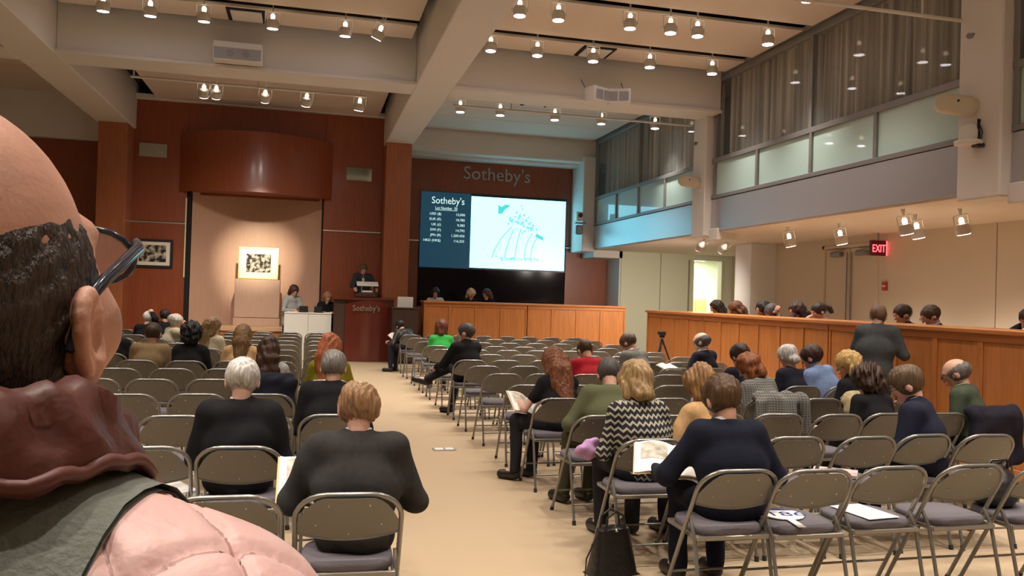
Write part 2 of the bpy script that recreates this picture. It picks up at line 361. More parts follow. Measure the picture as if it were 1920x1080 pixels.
# balcony fronts: fascia, frames, panes, curtains
GLASS = mat('balcony_glass', (.3, .33, .31), rough=.02, alpha=.14, spec=.9)
FROST = mat('frosted_glass', (.50, .68, .64), rough=.45, spec=.5, coat=1.)
FROST.node_tree.nodes['Principled BSDF'].inputs['Coat Roughness'].default_value = .04
def balcony(n, y0, y1, uppers, lowers):
    b = struct('trim_%d' % n, MB().bbox(7.7, 7.95, y0, y1, 3.03, 3.66, .006), STEEL)
    for z0, z1 in ((3.67, 3.74), (4.38, 4.47), (5.95, ZC + .02)): MB().bbox(7.69, 7.79, y0, y1, z0, z1, .006).build('rail', FRAME, b)
    for y in uppers: MB().bbox(7.69, 7.79, y - .04, y + .04, 4.46, 5.96, .005).build('mullion', FRAME, b)
    for y in lowers: MB().bbox(7.695, 7.79, y - .035, y + .035, 3.73, 4.39, .005).build('mullion', FRAME, b)
    for a, c in zip(lowers[:-1], lowers[1:]): MB().box(7.735, 7.747, a + .03, c - .03, 3.73, 4.39).build('frosted_pane', FROST, b)
    for a, c in zip(uppers[:-1], uppers[1:]): MB().box(7.735, 7.745, a + .03, c - .03, 4.46, 5.96).build('glass_pane', GLASS, b)
    return b
balcony(23, 8.35, 14.95, [8.4, 11.67, 14.85], [8.4, 10.1, 11.65, 13.28, 14.85])
balcony(24, 15.5, 21.87, [15.55, 18.75, 21.82], [15.55, 17.2, 18.75, 20.23, 21.82])
balcony(25, 0.5, 7.75, [.6, 4.2, 7.7], [.6, 2.4, 4.2, 5.95, 7.7])
struct('ceiling_balcony', MB().box(7.72, XR, YB, 22.9, ZC + .02, ZC + .12), TAN)
struct('wall_balcony', MB().box(8.6, 8.7, YB, 22.9, 3.1, ZC), mat('balcony_dark_wall', (.10, .10, .09), rough=.8))
CURT = mat('curtain_sheer', (.56, .53, .46), rough=.7, var=.6, vscale=1.6, stretch=(1, 16, .12))
for (y0, y1, lab) in ((8.5, 14.8, 'grey brown pleated curtain behind the nearer balcony glass'), (15.6, 21.75, 'grey brown pleated curtain behind the far balcony glass')):
    rnd = random.Random(int(y0)); n = 420; ph = [rnd.random() * 6 for _ in range(4)]
    pts = []
    for i in range(n + 1):
        y = y0 + (y1 - y0) * i / n
        pts.append((8.02 + .06 * math.sin(y * 27 + ph[0] + 2.2 * math.sin(y * 2.3 + ph[1])) + .03 * math.sin(y * 61 + ph[2]), y))
    c = MB(); c.grid(lambda u, v: (pts[int(round(u * n))][0] * (1) + (.01 * math.sin(u * 300) * v), pts[int(round(u * n))][1], 4.3 + 1.77 * v), n, 1, thick=(.012, 0, 0))
    tag(c.build('curtain', CURT), lab, 'curtain', 'balcony curtains')
# white hanging columns on the balcony line
for n, y0, y1 in ((26, 7.75, 8.4), (27, 14.95, 15.5)):
    struct('trim_%d' % n, MB().bbox(7.55, 7.95, y0, y1, 2.93, ZC + .1, .02).bbox(7.66, 8.1, y0 - .35, y0, 2.85, 3.08, .01), WHITE)
# ================================================================== LARGE FURNITURE
def panelled(t, L, H, side, rows_w, m=WOODC):
    """panelled counter front along local x 0..L, face towards -y"""
    MB().box(0, L, .03, .5, 0, H - .05).build('carcass', m, t)
    MB().bbox(-.02, L + .02, -.04, .6, H - .05, H, .01).build('top_rail', WOODCX, t)
    n = max(1, round(L / rows_w)); wv = L / n
    for i in range(n):
        MB().bbox(i * wv + .035, (i + 1) * wv - .035, .015, .04, .12, H - .13, .006).build('panel', m, t)
    for i in range(n + 1): MB().bbox(max(0, i * wv - .035), min(L, i * wv + .035), 0, .04, .12, H - .13, .005).build('stile', m, t)
    MB().bbox(0, L, 0, .04, H - .13, H - .05, .005).build('upper_rail', WOODCX, t); MB().bbox(0, L, 0, .04, 0, .12, .005).build('plinth', WOODCX, t)
# front counter, two units
for i, (x0, L, lab) in enumerate(((2.68, 2.53, 'orange wood panelled counter under the screen, half nearer the podium'), (5.23, 2.54, 'orange wood panelled counter under the screen, half farther from the podium'))):
    panelled(thing('bid_counter', lab, 'counter', (x0, 19.5, 0), group='panelled bid counters'), L, 1.47, 1, .634)
# right counter: runs along the room; local x -> -Y (towards the viewer)
for i, (y0, L, lab) in enumerate(((15.4, 2.4, 'orange wood panelled counter behind the tripod'), (12.98, 3.5, 'long orange wood panelled counter before the row of telephone staff'), (9.46, 5.6, 'nearest orange wood panelled counter with the standing man leaning on it'))):
    panelled(thing('bid_counter', lab, 'counter', (6.6, y0, 0), -math.pi / 2, group='panelled bid counters'), L, 1.445, 1, .6)
# raised platforms behind the counters
struct('floor_platform_right', MB().bbox(7.12, 8.4, 3.8, 15.3, 0, .40, .01), CARPET)
struct('floor_platform_front', MB().bbox(2.8, 7.6, 20.05, 21.6, 0, .40, .01), CARPET)
# podium
pd = thing('auction_podium', 'tall mahogany auction podium with silver lettering at the aisle end', 'podium', (1.3, 19.6, 0))
pb = MB(); pb.grid(lambda u, v: (-.44 + 1.12 * u, -.10 * math.sin(math.pi * u) + .02, 0 + 1.44 * v), 16, 1, thick=(0, .12, 0)); pb.build('curved_front', MAHOG, pd)
MB().bbox(-.70, -.44, .02, 1.1, 0, 1.44, .01).build('side_wing', WOODD, pd); MB().bbox(.56, .68, .1, 1.1, 0, 1.44, .01).build('side_panel', WOODD, pd)
MB().bbox(-.72, .70, -.10, .5, 1.44, 1.50, .012).build('top', MAHOG, pd)
MB().bbox(-.66, .62, .5, 1.1, 0, .66, .01).build('standing_platform', WOODD, pd)
lc = MB(); lc.bbox(-.22, .28, .02, .38, 1.50, 1.60, .02); lc.build('lectern_block', WOODD, pd)
text('lettering', "Sotheby's", .19, CHROME, pd, (-.28, -.115, 1.19), .01, width=.62)
rs = thing('reading_stand', 'clear and white reading stand on top of the podium', 'stand', (1.36, 19.78, 1.60))
MB().bbox(-.25, .25, -.12, .14, .22, .245, .006, M=Matrix.Rotation(.35, 4, 'X')).build('plate', WPLAS, rs)
for sx in (-.13, .13): MB().bbox(sx - .01, sx + .01, -.01, .01, 0, .24, .003).build('post', CHROME, rs)
MB().bbox(-.18, .18, -.08, .08, 0, .012, .004).build('base', CHROME, rs)
tag(MB().bbox(-.12, .12, -.1, .1, 0, .05, .02).build('bid_book', PAPER, None, (1.36, 19.76, 1.60 + .013)), 'open white bid book lying under the reading stand', 'book')
# dark side box with a laptop
sb = thing('side_lectern', 'low dark brown box beside the podium carrying a laptop', 'lectern', (2.19, 19.0, 0))
MB().bbox(-.30, .30, 0, .7, .06, 1.27, .01).build('body', WOODD, sb); MB().bbox(-.27, .27, .03, .67, 0, .06, .005).build('plinth', BLACKP, sb); MB().bbox(-.32, .32, -.02, .72, 1.27, 1.30, .008).build('top', WOODD, sb)
lt = thing('laptop', 'open pale laptop on the dark box beside the podium', 'laptop', (2.2, 19.2, 1.30))
MB().bbox(-.18, .18, 0, .25, 0, .02, .005).build('keyboard_base', WPLAS, lt)
lid = MB().bbox(-.18, .18, -.012, 0, 0, .25, .005, M=Matrix.Rotation(.18, 4, 'X')).build('lid', WPLAS, lt)
text('lettering', "Sotheby's", .05, mat('faded_red', (.55, .2, .15), rough=.6), lid, (-.09, -.012, .13), .004, width=.18, rot=(math.pi / 2 + .18, 0, 0))
# white desks with black monitors
for i, (x0, x1, lab) in enumerate(((-.51, .03, 'white box desk before the woman in the grey sweater'), (.035, .56, 'white box desk touching the podium side'))):
    t = thing('white_desk', lab, 'desk', ((x0 + x1) / 2, 19.8, 0), group='white desks'); h = (x1 - x0) / 2
    MB().bbox(-h, h, 0, .6, 0, 1.08, .008).build('body', mat('white_laminate', (.72, .72, .66), rough=.4), t); MB().bbox(-h - .005, h + .005, -.015, .62, 1.08, 1.11, .006).build('top', MATS['white_laminate'], t)
for i, (x, lab) in enumerate(((-.08, 'small black phone console on the desk of the grey sweater woman'), (.26, 'small black phone console on the desk of the writing woman'))):
    t = thing('phone_console', lab, 'telephone', (x, 19.87, 1.11), group='desk consoles')
    MB().bbox(-.11, .11, 0, .16, 0, .06, .02).build('base', BLACKP, t); MB().bbox(-.1, .1, .02, .06, .05, .15, .02).build('display', BLACKP, t)
for x, lab in ((-.33, 'white papers on the desk under the hands of the grey sweater woman'), (.47, 'white papers on the desk by the podium')):
    tag(MB().box(-.12, .12, -.1, .1, 0, .012).build('paper_sheets', PAPER, None, (x, 20.1, 1.11)), lab, 'paper')
# pedestal and the lit picture, framed picture on the wall
ped = thing('display_pedestal', 'beige veneered pedestal carrying the lit picture in the niche', 'pedestal', (-1.2, 21.2, .72))
MB().bbox(-.53, .53, 0, .45, .2, 1.14, .006).build('body', WOODN, ped); MB().bbox(-.55, .55, -.03, .47, 0, .19, .006).build('foot', WOODN, ped)
def picture(label, loc, w_, h_, fw, fm, mw, tilt, seed):
    t = thing('framed_picture', label, 'picture', loc, rot=(tilt, 0, 0))
    f = MB(); f.bbox(-w_ / 2, w_ / 2, -.03, .02, 0, fw, .006); f.bbox(-w_ / 2, w_ / 2, -.03, .02, h_ - fw, h_, .006); f.bbox(-w_ / 2, -w_ / 2 + fw, -.03, .02, fw, h_ - fw, .006); f.bbox(w_ / 2 - fw, w_ / 2, -.03, .02, fw, h_ - fw, .006); f.build('frame', fm, t)
    MB().box(-w_ / 2 + fw, w_ / 2 - fw, -.01, .01, fw, h_ - fw).build('mat_board', mat('mat_board', (.86, .80, .66), rough=.7), t)
    a = MB().box(-w_ / 2 + fw + mw, w_ / 2 - fw - mw, -.016, -.01, fw + mw * .9, h_ - fw - mw * .9)
    k = 'dark_print_%d' % seed; m = mat(k, (.12, .11, .09), rough=.7, var=.95, vscale=5 + seed)
    r = [n for n in m.node_tree.nodes if n.type == 'VALTORGB'][0]; r.color_ramp.elements[1].color = (.62, .56, .42, 1); r.color_ramp.elements[0].position = .46; r.color_ramp.elements[1].position = .62
    a.build('print', m, t); return t
picture('gilt framed dark print lit on the pedestal in the niche', (-1.2, 21.3, 1.865), .95, .79, .035, GOLD, .15, -.08, 6)
picture('black framed dark print hanging on the red wood wall', (-3.6, 21.08, 2.05), .90, .68, .06, BLACKP, .09, 0, 3)
# screen
SCB = mat('screen_blue', (.01, .03, .06), rough=.3, emit=(.006, .045, .075), estr=1.0)
SCW = mat('screen_white', (.1, .1, .1), rough=.3, emit=(.26, .80, 1.0), estr=3.0)
SCT = mat('screen_text', (.3, .3, .3), rough=.3, emit=(.7, 1., .95), estr=1.0)
SCD = mat('screen_drawing', (.1, .1, .1), rough=.3, emit=(.22, .72, .78), estr=1.1); SCD2 = mat('screen_teal', (.1, .1, .1), rough=.3, emit=(.05, .62, .62), estr=1.2)
sc = thing('projection_screen', 'large glowing screen with currency list and pale drawing', 'screen', (2.97, 22.86, 2.36))
MB().box(0, 4.23, 0, .06, 0, 2.13).build('housing', BLACKP, sc)
MB().box(.0, 1.41, -.012, 0, 0.02, 2.12).build('price_panel', SCB, sc); MB().box(1.42, 4.20, -.012, 0, .05, 2.06).build('picture_panel', SCW, sc)
text('heading', "Sotheby's", .27, SCT, sc, (.29, -.016, 1.80), .002, width=.92)
text('lot_line', 'Lot Number  50', .115, SCT, sc, (.4, -.016, 1.64), .002, width=.62); MB().box(.4, 1.02, -.017, -.013, 1.615, 1.625).build('underline', SCT, sc)
for i, (a, b_) in enumerate((('USD ($)', '15,000'), ('EUR (€)', '10,785'), ('UK (£)', '9,383'), ('SWI (F)', '14,792'), ('JPN (¥)', '1,209,450'), ('HKD (HK$)', '116,325'))):
    z = 1.48 - i * .148
    text('currency', a, .098, SCT, sc, (.58, -.016, z), .002, align='RIGHT'); text('amount', b_, .098, SCT, sc, (1.25, -.016, z), .002, align='RIGHT')
rnd = random.Random(3)
def ribbon(pts, wd, m, name='drawn_line'):
    mb = MB()
    for (x0, z0), (x1, z1) in zip(pts[:-1], pts[1:]):
        L = math.hypot(x1 - x0, z1 - z0) + 1e-6; nx, nz = -(z1 - z0) / L * wd, (x1 - x0) / L * wd
        mb.add([(x0 - nx, -.014, z0 - nz), (x1 - nx, -.014, z1 - nz), (x1 + nx, -.014, z1 + nz), (x0 + nx, -.014, z0 + nz)], [(0, 1, 2, 3)])
    mb.build(name, m, sc)
for x0, x1, zt in ((2.35, 2.75, 1.25), (2.62, 2.8, 1.2), (2.85, 3.0, 1.2), (3.05, 3.35, 1.1), (3.2, 3.5, .98)):
    ribbon([(x0 + (x1 - x0) * (1 - t) ** 2 * .9 - .1 + .35 * t * (x0 - 2.9), .35 + (zt - .35) * (1 - t)) for t in [i / 8 for i in range(9)]], .016, SCD)
mb = MB()
for i in range(60):
    x = rnd.gauss(2.82, .17); z = rnd.gauss(1.47, .12) if i < 40 else rnd.gauss(1.2, .07); x = x + (.3 if i >= 40 else 0); s_ = .012 + .03 * rnd.random()
    mb.add([(x - s_, -.0135, z - s_ * .6), (x + s_, -.0135, z - s_), (x + s_ * .7, -.0135, z + s_), (x - s_ * .5, -.0135, z + s_ * .7)], [(0, 1, 2, 3)])
for i in range(70):
    x = 2.15 + 1.3 * rnd.random(); z = .30 + .08 * rnd.random() + (.3 * rnd.random() if x < 2.3 else 0); s_ = .01 + .02 * rnd.random()
    mb.add([(x - s_, -.0135, z - s_), (x + s_, -.0135, z - s_ * .6), (x + s_, -.0135, z + s_ * .4), (x - s_, -.0135, z + s_)], [(0, 1, 2, 3)])
mb.build('drawn_shading', SCD, sc)['kind'] = 'stuff'
MB().add([(2.2, -.0135, 1.6), (2.32, -.0135, 1.62), (2.38, -.0135, 1.72), (2.56, -.0135, 1.86), (2.4, -.0135, 1.88), (2.3, -.0135, 1.8), (2.2, -.0135, 1.86)], [(0, 1, 2, 3, 4, 5, 6)]).build('teal_mark', SCD2, sc)
MB().add([(3.3, -.0135, 1.0), (3.55, -.0135, .9), (3.55, -.0135, 1.0), (3.35, -.0135, 1.1)], [(0, 1, 2, 3)]).build('teal_mark', SCD2, sc)
blk = struct('trim_28', MB().box(2.97, 7.18, 22.86, 22.92, 1.3, 2.36), mat('black_glossy', (.006, .006, .010), rough=.08, spec=.25))
text_o = text('wall_lettering', "Sotheby's", .52, mat('sign_grey_metal', (.42, .42, .42), rough=.4, metal=.5), None, (4.13, 22.88, 4.90), .03, width=1.93)
tag(text_o, "large grey Sotheby's lettering on the red wood wall above the screen", 'sign')

# ================================================================== LOUDSPEAKERS, CAMERAS, PIPES
t = thing('box_loudspeaker', 'white box loudspeaker with grey grille on the left cross beam', 'loudspeaker', (-1.25, 14.5, 5.38))
MB().bbox(-.39, .39, -.18, .1, 0, .31, .012).build('cabinet', WHITE, t); MB().bbox(-.37, .37, -.195, -.18, .02, .2, .004).build('grille', mat('grille_grey', (.33, .33, .34), rough=.5, bump=.4, bscale=90), t)
for sx in (-.12, .13): MB().lathe([(.06, 0), (.06, .004)], 16, M=Matrix.Translation((sx, -.196, .11)) @ Matrix.Rotation(R_(90), 4, 'X')).build('driver_cone', FRAME, t)
t = thing('angled_loudspeaker', 'white double loudspeaker hung in a shallow V on the right cross beam', 'loudspeaker', (5.22, 14.3, 5.2))
for sx in (-1, 1):
    M = Matrix.Rotation(sx * -.42, 4, 'Z')
    c = MB().bbox(-.0 if sx > 0 else -.43, .43 if sx > 0 else 0, -.12, .16, 0, .27, .01, M=M).build('cabinet', WHITE, t)
    for k in (.11, .31): MB().bbox(sx * k - .085, sx * k + .085, -.132, -.12, .04, .21, .02, M=M).build('grille', MATS['grille_grey'], c)
    MB().tube([(sx * .38, .1, .27), (sx * .40, .36, .52)], .008).build('hanging_wire', FRAME, t)
def oval_speaker(loc, label):
    t = thing('oval_loudspeaker', label, 'loudspeaker', loc, group='cream oval loudspeakers')
    b = MB(); M = Matrix.Rotation(R_(-35), 4, 'Z') @ Matrix.Rotation(R_(12), 4, 'Y')
    prof = []
    b2 = []; n = 20
    for i in range(n): a = 2 * math.pi * i / n; b2.append((.13 * (1 if math.cos(a) > 0 else -1) + .115 * math.cos(a), .115 * math.sin(a)))
    vs = []
    for k, (sc_, y) in enumerate(((.6, -.09), (.93, -.075), (1, -.03), (1, .05), (.85, .08))):
        vs += [tuple(M @ Vector((x * sc_, y, z * sc_))) for x, z in b2]
    fs = [(k * n + i, k * n + (i + 1) % n, (k + 1) * n + (i + 1) % n, (k + 1) * n + i) for k in range(4) for i in range(n)] + [tuple(range(n))[::-1], tuple(range(4 * n, 5 * n))]
    b.add(vs, fs, 0, True); b.build('shell', CREAM, t); MB().tube([(0, .06, 0), (.15, .1, 0)], .02).build('bracket', CREAM, t); MB().ball(tuple(M @ Vector((0, -.09, .03))), .015, 6).build('badge', BLACKP, t)
oval_speaker((7.40, 8.25, 4.06), 'cream oval loudspeaker on the nearest white column'); oval_speaker((7.40, 15.3, 4.05), 'cream oval loudspeaker on the far white column')
t = thing('dome_camera', 'white dome camera with black cables on the nearest white column', 'camera', (7.42, 8.08, 3.55))
MB().lathe([(.10, 0), (.15, .01), (.15, .05), (.10, .06)], 20).build('base_ring', WPLAS, t); MB().lathe([(.095, .06), (.10, .16), (.085, .22), (.04, .25), (.005, .255)], 20).build('dome', WPLAS, t)
MB().bbox(.02, .13, -.12, -.02, -.03, .02, .01).build('bracket', BLACKP, t)
for k in range(3): MB().tube([(.10, -.06, .0), (.11, -.09 + .04 * k, .15), (.06 + .02 * k, -.07, .30), (.11, -.02, .2), (.12, -.06, .02)], .007, 6).build('cable', BLACKP, t)
def small_cam(loc, label, m=FRAME):
    t = thing('wall_camera', label, 'camera', loc, group='small wall cameras')
    MB().tube([(0, 0, 0), (-.08, -.07, -.03)], .035, 12).build('body', m, t); MB().tube([(.05, .0, .03), (0, 0, 0)], .012).build('arm', m, t)
small_cam((7.48, 8.15, 4.86), 'small grey spot camera high on the nearest white column'); small_cam((7.48, 15.25, 4.82), 'small grey spot camera high on the far white column')
t = thing('remote_camera', 'grey and white remote camera beside the screen', 'camera', (7.22, 21.75, 3.60))
MB().bbox(-.1, .1, -.1, .1, .18, .42, .02).build('camera_head', WPLAS, t); MB().tube([(0, -.1, .32), (0, -.14, .32)], .06, 14).build('lens', BLACKP, t); MB().bbox(-.12, .16, -.08, .08, .1, .14, .01).build('shelf', FRAME, t)
MB().bbox(-.1, .1, -.09, .09, -.2, .06, .03).build('pan_head', FRAME, t); MB().tube([(.1, 0, .12), (.2, .0, .12)], .02).build('arm', FRAME, t)
def pipe(x0, x1, y, z, label, drops):
    t = thing('lighting_pipe', label, 'pipe', (0, y, z)); MB().tube([(x0, 0, 0), (x1, 0, 0)], .022, 10).build('bar', WHITE, t)
    for d in drops: MB().tube([(d, 0, 0), (d, 0, ZC + .03 - z)], .014).build('drop_rod', WHITE, t)
pipe(2.6, 7.6, 15.7, 5.27, 'white lighting pipe spanning the far right bay', (3.75, 5.6, 7.1)); pipe(-3.15, .95, 15.75, 5.3, 'white lighting pipe spanning the far left bay', (-3.1, -1.0, .9)); pipe(5.3, 7.56, 8.38, 5.12, 'grey pipe reaching the nearest white column at the top edge', (5.4, 7.0))
tr = thing('lighting_truss', 'thin white wire truss in the far right bay', 'truss', (0, 16.2, 5.55))
MB().tube([(2.9, 0, 0), (7.0, 0, 0)], .012).build('chord', WHITE, tr); MB().tube([(2.9, 0, .16), (7.0, 0, .16)], .012).build('chord', WHITE, tr)
for k in range(15): MB().tube([(2.95 + k * .29, 0, 0), (2.95 + k * .29, 0, .16)], .006, 6).build('strut', WHITE, tr)
for d in (3.0, 5.0, 6.9): MB().tube([(d, 0, .16), (d, 0, ZC - 5.55)], .008, 6).build('drop_rod', WHITE, tr)

# ================================================================== SPOTLIGHTS
LAMPG = mat('lamp_glow', (1, 1, 1), emit=(1, .93, 1.), estr=22.); LAMPB = mat('lamp_bulb_glow', (1, .9, .7), emit=(1, .85, .6), estr=5.)
LAMPH = mat('lamp_housing', (.60, .56, .50), rough=.4)
def spot_proto():
    t = thing('track_spotlight', '', 'spotlight')
    MB().lathe([(.085, -.20), (.098, -.17), (.098, -.10), (.075, -.06)], 16).build('housing', LAMPH, t)
    MB().lathe([(.082, -.204), (.082, -.199)], 16).build('lens', LAMPG, t)
    b = MB(); b.tube([(-.115, 0, .06), (-.115, 0, -.13)], .008, 6); b.tube([(.115, 0, .06), (.115, 0, -.13)], .008, 6); b.tube([(-.115, 0, .06), (.115, 0, .06)], .008, 6); b.build('yoke', WHITE, t)
    MB().lathe([(.03, -.06), (.035, .0), (.02, .03)], 10).build('lamp_neck', LAMPB, t)
    return t
SP = spot_proto(); sp_used = [False]
def spot(x, y, z, label, group, tilt=(0, 0), power=None, light=True, ang=95, stem=None):
    if not sp_used[0]: o = SP; sp_used[0] = True
    else: o = copy_tree(SP)
    o.location = (x, y, z); o.rotation_euler = (tilt[0], tilt[1], 0); tag(o, label, 'spotlight', group)
    top = stem if stem is not None else (ZC + .36 if z > 5.7 else (3.02 if z < 3 else ZC + .02)); tl = Matrix.Rotation(-tilt[1], 3, 'Y') @ Matrix.Rotation(-tilt[0], 3, 'X')
    MB().tube([(0, 0, .06), tuple(tl @ Vector((0, 0, top - z)))], .012, 6).build('stem', WHITE, o)
    if light:
        d = bpy.data.lights.new('spot_lamp', 'SPOT'); d.energy = power or SPOT_W; d.spot_size = R_(ang); d.spot_blend = .9; d.shadow_soft_size = .09; d.color = SPOT_COL
        l = bpy.data.objects.new('spot_lamp', d); COL.objects.link(l); l.parent = o; l.location = (0, 0, -.23)
    return o
g = 'ceiling track spotlights'
for i, x in enumerate((-3.12, -2.46, -1.69, -.67, .45, 1.02)):
    spot(x, 13.5, 5.92, 'track spotlight, %s from the left in the left bay ceiling slot' % ORD[i + 1], g, tilt=(.12, 0) if i < 5 else (.3, .4))
for i, x in enumerate((2.87, 3.46, 4.59, 5.25, 5.7, 6.91)):
    spot(x, 11.67, 5.92, 'track spotlight, %s from the left in the nearer right bay slot' % ORD[i + 1], g)
for i, x in enumerate((2.84, 3.65, 4.65, 5.7, 6.9)):
    spot(x, 13.5, 5.92, 'track spotlight, %s from the left in the farther right bay slot' % ORD[i + 1], g)
for i, (x, tl) in enumerate(((-1.93, .7), (-1.72, .7), (-.87, .8), (-.13, .5), (.84, .3))):
    spot(x, 15.78, 5.24, 'track spotlight, %s from the left on the far left pipe' % ORD[i + 1], g, tilt=(tl, .1), power=120, ang=60, stem=5.33)
for i, x in enumerate((2.95, 3.8, 5.0, 6.05, 7.3)):
    spot(x, 16.9, 5.62, 'track spotlight, %s from the left in the bay before the screen' % ORD[i + 1], g, power=90)
spot(-5.6, 14.2, 5.5, 'track spotlight in the far left bay behind the beam', g)
for i, (x, y) in enumerate(((8.15, 12.9), (8.46, 11.9), (7.98, 9.8), (8.55, 10.25), (8.55, 9.4), (7.9, 15.65), (8.6, 16.0))):
    spot(x, y, 2.85, 'track spotlight, %s under the balcony soffit' % (ORD[i - 4] + ' from the doorway' if i >= 5 else ORD[i + 1] + ' from the pillar'), 'soffit spotlights', power=210 if i >= 5 else 85, tilt=(1.0, 0) if i >= 5 else (0, -.25), light=True, ang=115)  # doorway pair: light added and aimed back to brighten the green wall
# the same fixtures go on over the audience, above the frame
for yy in (9.83, 6.22, 4.37, 2.52, .67):
    for i, x in enumerate((-3.0, -1.4, .3, 3.2, 4.8, 6.4)):
        spot(x, yy, 5.92, 'track spotlight above the audience, out of the picture', 'spotlights above the frame')
# lamps aimed at the lit picture
d = bpy.data.lights.new('picture_lamp', 'SPOT'); d.energy = 2600; d.spot_size = R_(22); d.spot_blend = 1.; d.shadow_soft_size = .08; d.color = (1, .86, .66)
l = bpy.data.objects.new('picture_lamp', d); COL.objects.link(l); l.location = (-.87, 15.98, 5.02)
l.rotation_euler = (Vector((-1.2, 21.3, 2.65)) - Vector(l.location)).to_track_quat('-Z', 'Y').to_euler()
# ================================================================== CHAIRS
def arc_U(w, zt, r, n=6):
    pts = [(-w, 0.)] + [(-w, z) for z in (.2, .4, .55)]
    for i in range(n + 1):
        a = math.pi - (math.pi / 2) * i / n; pts.append((-w + r + r * math.cos(a), zt - r * .85 + r * .85 * math.sin(a)))
    return pts + [(-x, z) for x, z in pts[::-1]]
def cy(z): return .205 - .44 * z / .78
def make_chair():
    t = thing('folding_chair', '', 'chair')
    MB().tube([(x, cy(z), z) for x, z in arc_U(.222, .775, .13)], .0115, 8).build('frame_tube', CHAIRT, t)
    bk = MB()
    def bf(u, v):
        x = -.212 + .424 * u; s = abs(2 * u - 1); zt = .765 - (.115 * max(0, (s - .42) / .58) ** 2.2); zb = .565 + .03 * s * s - .0
        z = zb + (zt - zb) * v; return (x, cy(z) - .012 - .022 * (1 - s * s), z)
    bk.grid(bf, 16, 5, thick=(0, .004, 0))
    bk.tube([(bf(i / 16, 0)[0], bf(i / 16, 0)[1], bf(i / 16, 0)[2]) for i in range(17)], .005, 5)
    for u, v in ((.18, .35), (.3, .82), (.7, .82), (.82, .35), (.5, .15)):
        p = bf(u, v); bk.ball((p[0], p[1] - .001, p[2]), .005, 3, 1)
    bk.build('backrest', [CHAIRM, CHROME], t)
    se = MB()
    def sf(u, v):
        a = 2 * math.pi * u; c, s = math.cos(a), math.sin(a); e = .55
        x = .2 * (abs(c) ** e) * (1 if c > 0 else -1); y = .19 * (abs(s) ** e) * (1 if s > 0 else -1)
        k = (.0, .92, 1., 1., .96, 0)[int(round(v * 5))]; z = (.418, .418, .428, .452, .466, .472)[int(round(v * 5))]
        return (x * k, .03 + y * k, z)
    se.grid(sf, 28, 5); se.build('seat', SEATF, t)
    pn = MB(); pn.bbox(-.205, -.19, -.15, .2, .405, .43, .004); pn.bbox(.19, .205, -.15, .2, .405, .43, .004); pn.bbox(-.205, .205, -.165, -.15, .405, .43, .004); pn.bbox(-.205, .205, .195, .21, .405, .43, .004); pn.build('seat_pan', CHAIRT, t)
    for sx in (-1, 1):
        MB().tube([(sx * .207, cy(.50) - .0, .50), (sx * .207, -.13, .42), (sx * .207, -.235, .012)], .0105, 8).build('rear_leg', CHAIRT, t)
        MB().tube([(sx * .222, cy(0), 0), (sx * .222, cy(.03), .03)], .0145, 8).build('foot_cap', RUBBER, t); MB().tube([(sx * .207, -.2355, 0), (sx * .207, -.229, .03)], .0145, 8).build('foot_cap', RUBBER, t)
    MB().tube([(-.207, -.205, .135), (.207, -.205, .135)], .007, 6).build('crossbar', CHAIRT, t); MB().tube([(-.222, cy(.17), .17), (.222, cy(.17), .17)], .007, 6).build('crossbar', CHAIRT, t)
    return t
LROW = [3.5, 4.63, 5.78, 6.9, 8.02, 9.05, 10.02, 10.98, 12.0, 13.1, 14.15, 15.2, 16.2, 17.0]
RROW = [3.77, 4.70, 5.68, 6.65, 7.65, 8.75, 9.7, 10.6, 11.6, 12.6, 13.5, 14.55, 15.7, 16.85]
LX = lambda j: .2 - .51 * j
RX = lambda j: 2.09 + .497 * j
def in_view(x, y, z):
    p = Vector((x, y, z - 1.62)); c = [sum(p[i] * _R[i][k] for i in range(3)) for k in range(3)]
    if c[2] < .3: return None
    return 960 + 1550 * c[0] / c[2], 540 - 1550 * c[1] / c[2]
CH = make_chair(); ch_used = False
for side, rows, X, nc in (('left', LROW, LX, 9), ('right', RROW, RX, 8)):
    for r, yy in enumerate(rows):
        for j in range(nc):
            px = in_view(X(j) + (.2 if side == 'left' else -.2), yy, .7)
            if px is None or px[0] > 1925 or px[1] > 1120 or (side == 'left' and px[0] < (205 if r > 1 else 250)): continue
            if ch_used: o = copy_tree(CH)
            else: o = CH; ch_used = True
            rr = random.Random(r * 31 + j * 7 + (side == 'left') * 1000)
            o.location = (X(j) + rr.uniform(-.012, .012) + (.07 if (side, r, j) == ('right', 0, 0) else 0), yy + .23 + rr.uniform(-.03, .03), 0); o.rotation_euler = (0, 0, rr.uniform(-.05, .05))
            seat = 'the aisle seat' if j == 0 else ORD[j + 1] + ' from the aisle'
            tag(o, 'grey folding chair, %s block, %s row from the back, %s' % (side, ORD[r + 1], seat), 'chair', 'folding chairs in the %s block' % side)

